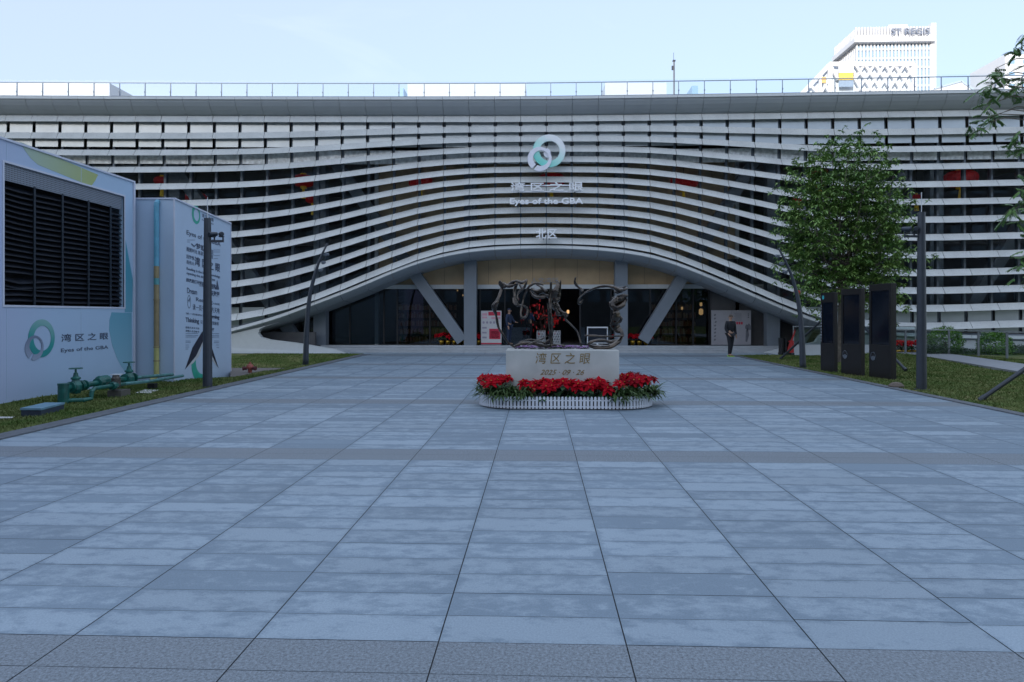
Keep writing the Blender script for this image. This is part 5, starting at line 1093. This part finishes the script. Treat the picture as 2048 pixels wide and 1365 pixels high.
# ================================================================ TREES
M_bark = mat('bark', (.09, .075, .06), .9, col2=(.17, .145, .12), scale=12, bump=.4)
M_tl = mat('tree_leaf', (.07, .17, .04), .5, col2=(.25, .37, .10), scale=2.2, spec=.35)
def tree_right():
    b = G(1681, 727); D = (b-Vector((0, 0, HC))).dot(FW); t = thing('shade_tree', (b.x, b.y, 0), 'leafy upright tree with many thin limbs rising behind the farthest black totem', 'tree')
    mb = MB(); top = []
    Q = lambda u, v, dy=0: PD(u, v, D+dy)
    trunk = [Vector((b.x, b.y, -.05)), Q(1681, 690), Q(1681, 645), Q(1682, 600), Q(1680, 560)]; mb.tube(trunk, [.11, .095, .085, .08, .075], 10)
    crown = [(1600,380),(1575,440),(1580,500),(1600,560),(1640,600),(1590,340),(1640,310),(1665,290),(1700,300),(1712,285),(1745,290),(1770,330),(1790,345),(1800,400),(1812,430),(1790,450),(1780,490),(1810,500),(1760,550),(1800,545),(1790,560),(1740,590),(1700,560),(1610,520),(1620,430),(1650,380),(1700,360),(1740,370),(1760,420),(1640,470),(1680,440),(1720,450),(1650,530),(1610,610),(1580,470),(1760,480),(1725,520),(1660,345),(1720,330),(1600,460),(1570,400),(1630,350),(1690,400),(1745,440),(1575,545),(1620,575),(1775,600),(1735,610),(1625,395),(1780,380)]
    nodes = [(Q(1680, 590), .075)]
    forks = [Q(1680, 575), Q(1670, 540, .2), Q(1695, 530, -.2), Q(1684, 520, .3)]
    cl = []
    for (u, v) in crown:
        f = random.choice(forks); e = Q(u+random.uniform(-4, 4), v, random.uniform(-1.5, 1.5)); d = e-f; mid1 = f+d*.35+Vector((-.12*d.x, 0, .18*abs(d.x)*0-.0)); mid1.x = f.x+(e.x-f.x)*.45; mid1.z = f.z+(e.z-f.z)*.30
        mid2 = f+d*.7; mid2.x = f.x+(e.x-f.x)*.8; mid2.z = f.z+(e.z-f.z)*.65
        mid1 += Vector(rng.normal(0, .07, 3)); mid2 += Vector(rng.normal(0, .08, 3)); mb.tube([f, mid1, mid2, e], [.032, .022, .014, .006], 5); cl.append((e, 1.0)); cl.append((mid2, .6))
        for k in range(3):
            s_ = mid1+(e-mid1)*random.uniform(.2, .9); ee = s_+Vector(rng.normal(0, .38, 3))+Vector((0, 0, .12)); mb.tube([s_, (s_+ee)/2+Vector(rng.normal(0, .03, 3)), ee], [.010, .007, .004], 4); cl.append((ee, .8))
    for _ in range(95):
        a = random.uniform(0, 2*PI); q = math.sqrt(random.uniform(.05, 1)); cl.append((Q(1688+(112-22*max(0, math.sin(a)))*q*math.cos(a)*(1+.06*math.sin(5*a)), 436+155*q*math.sin(a)*(1+.05*math.sin(7*a+1)), random.uniform(-1.4, 1.4)*math.sqrt(max(0, 1-q*q*.8))), .75))
    mb.tube([Q(1680, 600), forks[0], forks[1]], [.08, .07, .045], 8); mb.tube([Q(1681, 590), Q(1690, 560), forks[2]], [.07, .055, .04], 8); mb.tube([forks[0], forks[3]], [.06, .04], 8)
    mb.build('trunk', M_bark, t)
    V, Fc = [], []
    for (c, w) in cl:
        for tw in range(int(12*w)):
            o_ = c+Vector((rng.normal(0, .2), rng.normal(0, .2), rng.normal(0, .27))); a0 = random.uniform(0, 2*PI)
            for k in range(random.randint(6, 9)):   # palmate tuft, drooping leaflets
                a = a0+k*2*PI/7+random.uniform(-.2, .2); d = Vector((math.cos(a), math.sin(a), random.uniform(-.9, .55))); i = len(V); L = random.uniform(.10, .17); s = Vector((-d.y, d.x, random.uniform(-.25, .25)))*L*.24; m_ = o_+d*L*.55; e = o_+d*L+Vector((0, 0, -L*.3))
                V += [tuple(o_), tuple(m_+s), tuple(e), tuple(m_-s)]; Fc.append((i, i+1, i+2, i+3))
    print('tree leaves', len(Fc)); fast_mesh('crown', V, Fc, M_tl, t)
    return b
tb = tree_right()
def strut(base, top, label):
    t = MB(); o = t.tube([base, top], .042, 10).tube([Vector(base), Vector(base)+(Vector(top)-Vector(base)).normalized()*.12], .052, 10).build('support_pole', M_post); tag(o, label, 'support pole', 'leaning tree support poles')
s1 = G(1560, 719, .03); strut(s1, (tb.x-.1, tb.y+.02, 1.98), 'dark pole leaning from beside the pallet truck up behind the farthest totem')
s2 = G(1812, 741, .08); strut(s2, (tb.x+.12, tb.y, 1.95), 'dark pole leaning behind the nearest totem towards the tree')
s3 = G(1959, 801, .02); tree2 = Vector((10.35, 13.0, 0)); strut(s3, (tree2.x-.08, tree2.y, 1.62), 'thick dark pole leaning up and out of the picture at the right edge')
def tree_near():
    t = thing('overhanging_tree', (tree2.x, tree2.y, 0), 'near tree at the right edge whose sparse branches of pinnate leaves droop into view', 'tree'); mb = MB(); V, Fc = [], []
    x, y = tree2.x, tree2.y; mb.tube([(x, y, -.1), (x+.02, y, 1.5), (x-.03, y, 3.2), (x, y, 5.2), (x+.05, y, 7.2)], [.14, .12, .1, .075, .04], 12)
    D0 = tree2.dot(FW)
    sprays = [(2030, 100, 16), (2048, 75, 12), (1990, 138, 18), (2010, 150, 20), (2020, 168, 24), (1985, 160, 16), (1975, 172, 16), (2040, 185, 22), (1962, 186, 14), (1995, 190, 16), (2045, 160, 18), (1975, 212, 12), (1990, 232, 16), (1975, 236, 16), (1958, 252, 14), (1945, 248, 10), (2040, 275, 20), (2020, 298, 16), (2045, 300, 20), (2036, 350, 8), (2042, 378, 14), (2045, 400, 18), (2028, 418, 18), (2008, 432, 14), (2040, 425, 16), (2040, 448, 14), (2046, 470, 8), (2045, 512, 16), (2038, 530, 12), (2046, 555, 14),
              (2100, 120, 30), (2150, 200, 30), (2110, 330, 30), (2170, 80, 30), (2200, 300, 30), (2140, 430, 30), (2120, 520, 26), (2220, 160, 30), (2240, 420, 30), (2190, 20, 30)]
    for (u, v, r) in sprays:
        e = PD(u, v, D0+random.uniform(-.5, .5)); zs = max(1.9, min(7.0, e.z-.7)); st = Vector((x, y, zs)); mid = st+(e-st)*.5+Vector((0, 0, .45)); mid2 = st+(e-st)*.8+Vector((0, 0, .3)); mb.tube([st, st+(mid-st)*.5+Vector((0, 0, .05)), mid, mid2, e], [.022, .018, .012, .009, .005], 5)
        rw = r/F*D0; n = max(3, int(r*.42))
        for q in range(n):     # a compound leaf: rachis with paired leaflets
            a = random.uniform(0, 2*PI); rd = Vector((math.cos(a), math.sin(a)*.8, random.uniform(-.9, .5))).normalized(); o_ = e+Vector(rng.normal(0, rw*.35, 3)); L = random.uniform(.14, .22); sdv = rd.cross(Vector((0, 0, 1))).normalized()
            mb.tube([o_, o_+rd*L*.6+Vector((0, 0, -L*.08)), o_+rd*L+Vector((0, 0, -L*.3))], .0025, 3)
            for k in range(6):
                c = o_+rd*L*(.15+.15*k)+Vector((0, 0, -L*.3*(.15+.15*k)**2))
                for sg in (-1, 1): leaf(V, Fc, c, (rd*.6+sdv*sg+Vector((0, 0, -.35))).normalized(), Vector((0, 0, 1)), random.uniform(.065, .095), .03, .25, .15)
    mb.build('trunk', M_bark, t); print('near leaves', len(Fc)); fast_mesh('crown', V, Fc, mat('near_leaf', (.04, .12, .025), .45, col2=(.13, .24, .06), scale=3, spec=.4), t)
tree_near()

# ================================================================ BEYOND THE ROOF
c = PD(1348, 150, 36); t = thing('roof_mast', (c.x, c.y, 10.9), 'slim grey mast standing on the hall roof', 'mast'); zt_ = PD(1348, 121, 36).z
MB().tube([(c.x, c.y, 10.8), (c.x, c.y, zt_)], [.055, .04], 10).build('pole', M_post, t); MB().box(c.x-.12, c.x-.02, c.y-.05, c.y+.05, zt_-.5, zt_-.3).box(c.x-.07, c.x+.07, c.y-.07, c.y+.07, zt_-.06, zt_).build('fitting', M_post, t)
MB().tube([(c.x-.02, c.y, zt_), (c.x-.02, c.y, zt_+.4)], .01, 5).build('rod', M_post, t)
M_tow = mat('tower_white', (.62, .63, .66), .5, var=.02); M_tgl = mat('tower_glass', (.24, .38, .52), .2, .1, var=.15, scale=.08)
M_tsh = mat('tower_grey', (.40, .47, .56), .5)
TY = 260.0; xL = PY(1714, 100, TY).x; xR = PY(1871, 100, TY).x; zT = PY(1790, 55, TY).z; zS0 = PY(1790, 88, TY).z; zS1 = PY(1790, 79, TY).z; xf = PY(1861, 100, TY).x; yB = 277.5
tw = thing('hotel_tower', ((xL+xR)/2, TY, 0), 'tall sunlit white tower with vertical fins and serif lettering on its crown', 'tower')
MB().box(xL+.5, xf, TY+.5, yB, -.5, zT-.6).build('glass_body', M_tgl, tw)
mb = MB(); n = 21
for k in range(n+1): x = xL+(xf-xL)*k/n; mb.box(x-.26, x+.26, TY-.15, TY+.6, -.5, zS0)
for k in range(13): y = TY+1+(yB-TY-1)*k/12; mb.box(xL-.15, xL+.6, y-.25, y+.25, -.5, zS0)
mb.build('lower_fins', M_tow, tw)
mb = MB(); z = 1.0
while z < zS0-1: mb.box(xL+.2, xf, TY+.1, TY+.55, z, z+.9); mb.box(xL+.1, xL+.55, TY+.5, yB, z, z+.9); z += 3.4
mb.build('floor_bands', M_tsh, tw)
mb = MB(); mb.box(xL-1.8, xf+.5, TY-2.2, yB, zS0, zS1); mb.box(xf, xR, TY-.5, TY+3, -.5, zT+1.2); mb.build('overhang_slab', M_tow, tw)
mb = MB(); n = 26
for k in range(n+1): x = xL-.5+(xf-xL+.5)*k/n; mb.box(x-.28, x+.28, TY-.6, TY+.4, zS1, zT)
for k in range(16): y = TY+1+(yB-TY-1)*k/15; mb.box(xL-.9, xL+.3, y-.3, y+.3, zS1, zT-.5)
mb.box(xL-.5, xf, TY-.3, TY+.5, zS1+.9, zS1+1.5); mb.box(xL+13, xL+20, TY+3, TY+8, zT, zT+2.2); mb.build('crown_fins', M_tow, tw)
a = PY(1782, 70, TY-1.3); b = PY(1858, 57, TY-1.3)
text('crown_lettering', 'ST REGIS', Frame((0, TY-1.3, 0), (1, 0, 0), (0, 0, 1)), a.x, a.z, b.x-a.x, b.z-a.z, mat('tower_letter', (.20, .23, .30), .5), tw, .5, 0, .0)
# lattice framed building in front of the tower
LY = 150.0
def LP(u, v): return PY(u, v, LY)
lt = thing('lattice_building', (LP(1720, 185).x, LY, 0), 'low white building in a diamond lattice with yellow panel, before the tower', 'building')
mb = MB()
def LB(u0, v0, u1, v1, w=.55): j = Vector((0, random.uniform(-.2, .2), 0)); mb.bar(LP(u0, v0)+j, LP(u1, v1)+j, w, .5, up=(0, 1, 0))
LB(1658, 129, 1828, 129, .9); LB(1828, 128, 1828, 200, .9); LB(1660, 129, 1600, 192, .9); LB(1660, 130, 1660, 200, .9); LB(1600, 195, 1828, 195)
for k in range(6):
    u = 1709+k*20; 
    for (x0, y0, x1, y1) in ((u, 129, u+20, 160), (u+20, 129, u, 160), (u, 160, u+20, 192), (u+20, 160, u, 192)): LB(x0, y0, min(x1, 1828), y1)
LB(1660, 131, 1675, 160); LB(1640, 152, 1660, 190); LB(1660, 152, 1640, 190); LB(1622, 172, 1640, 192); LB(1640, 150, 1640, 195, .5)
mb.build('lattice', M_tow, lt)
mb = MB(); q = [LP(1664, 131), LP(1826, 131), LP(1826, 200), LP(1606, 200), LP(1606, 194)]; n = len(q)
mb.v = [(p.x, LY+1, p.z) for p in q]+[(p.x, LY+20, p.z) for p in q]; mb.f = [tuple(range(n)), tuple(range(2*n-1, n-1, -1))]+[(i, (i+1) % n, n+(i+1) % n, n+i) for i in range(n)]; mb.build('body', mat('lattice_backing', (.62, .68, .75), .6), lt)
x0, x1 = LP(1606, 200).x, LP(1828, 200).x; MB().box(x0, x1, LY+1, LY+20, -.5, LP(1700, 200).z).build('lower_body', M_tow, lt)
def LR(name, u0, u1, v0, v1, m): a = LP(u0, v1); b = LP(u1, v0); MB().box(a.x, b.x, LY-.6, LY-.3, a.z, b.z).build(name, m, lt)
LR('yellow_panel', 1676, 1704, 148, 162, mat('sign_yellow', (.75, .50, .10), .5)); LR('white_panel', 1675, 1705, 130, 148, M_tow); LR('grey_panel', 1676, 1704, 163, 176, mat('sign_grey', (.25, .32, .42), .5)); LR('small_orange_panel', 1642, 1650, 156, 168, mat('sign_orange', (.70, .42, .15), .5))
def plainb(name, u0, u1, v, Y, label, m, slope=0, wins=True):
    a = PY(u0, v, Y); b = PY(u1, v+slope, Y); t = thing(name, ((a.x+b.x)/2, Y, 0), label, 'building')
    mb = MB(); mb.hexa([(a.x, Y, -.5), (b.x, Y, -.5), (b.x, Y+15, -.5), (a.x, Y+15, -.5), (a.x, Y, a.z), (b.x, Y, b.z), (b.x, Y+15, b.z), (a.x, Y+15, a.z)]); mb.build('wall', m, t)
    if wins:
        w = MB(); n = max(2, int(abs(u1-u0)/24)); z = min(a.z, b.z)-1.4
        for r in range(3):
            for k in range(n): x = a.x+(b.x-a.x)*(k+.3)/n; w.box(x, x+(b.x-a.x)/n*.4, Y-.05, Y, z-1.0, z)
            z -= 3.2
        w.build('window', M_tgl, t)
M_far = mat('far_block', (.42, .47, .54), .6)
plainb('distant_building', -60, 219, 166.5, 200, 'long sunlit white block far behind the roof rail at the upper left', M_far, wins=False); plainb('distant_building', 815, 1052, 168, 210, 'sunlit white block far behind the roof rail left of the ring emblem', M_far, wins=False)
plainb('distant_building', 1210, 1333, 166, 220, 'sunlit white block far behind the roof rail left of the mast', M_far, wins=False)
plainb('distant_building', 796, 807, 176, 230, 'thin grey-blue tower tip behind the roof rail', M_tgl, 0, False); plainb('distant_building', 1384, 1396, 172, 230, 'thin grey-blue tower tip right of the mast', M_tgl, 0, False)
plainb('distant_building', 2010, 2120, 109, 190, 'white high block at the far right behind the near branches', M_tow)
a, b, c = PY(1868, 178, 170), PY(1922, 163, 170), PY(1946, 180, 170); t = thing('gabled_building', (b.x, 170, 0), 'small white pointed roof behind the rail right of the tower', 'building'); mb = MB()
mb.v = [(a.x, 170, -.5), (c.x, 170, -.5), (c.x, 170, c.z), (b.x, 170, b.z), (a.x, 170, a.z), (a.x, 185, -.5), (c.x, 185, -.5), (c.x, 185, c.z), (b.x, 185, b.z), (a.x, 185, a.z)]; mb.f = [(0, 1, 2, 3, 4), (9, 8, 7, 6, 5)]+[(i, (i+1) % 5, 5+(i+1) % 5, 5+i)[::-1] for i in range(5)]; mb.build('wall', M_tow, t)
mb = MB(); mb.bar((a.x, 169.9, a.z), (b.x, 169.9, b.z), .3, .4); mb.bar((b.x, 169.9, b.z), (c.x, 169.9, c.z), .3, .4); mb.build('roof_edge', M_tsh, t)

# ================================================================ OFFICE BLOCK ACROSS THE ROAD, BEHIND THE CAMERA (its shade covers the plaza)
ob = thing('office_block', (-37, -60, 0), 'large dark office slab behind the viewer whose shadow covers the plaza', 'building')
OX0, OX1, OY, OH = -95, 84, -60.0, 31.6
MB().box(OX0, OX1, OY-18, OY, -.6, OH).build('wall', mat('office_wall', (.10, .105, .11), .7, scale=.2), ob)
mb = MB(); z = 4.0; M_ow = mat('office_window', (.16, .22, .28), .15, .2, var=.5, scale=.25)
while z < OH-3:
    x = OX0+1.5
    while x < OX1-3:
        mb.box(x, x+2.1, OY, OY+.06, z, z+2.0); x += 3.2
    z += 3.6
w_ = mb.build('windows', M_ow, ob)
MB().box(OX0-.3, OX1+.3, OY-18.3, OY+.4, OH, OH+.8).build('parapet', mat('office_trim', (.2, .2, .2), .7), ob)
print('objects', len(bpy.data.objects))
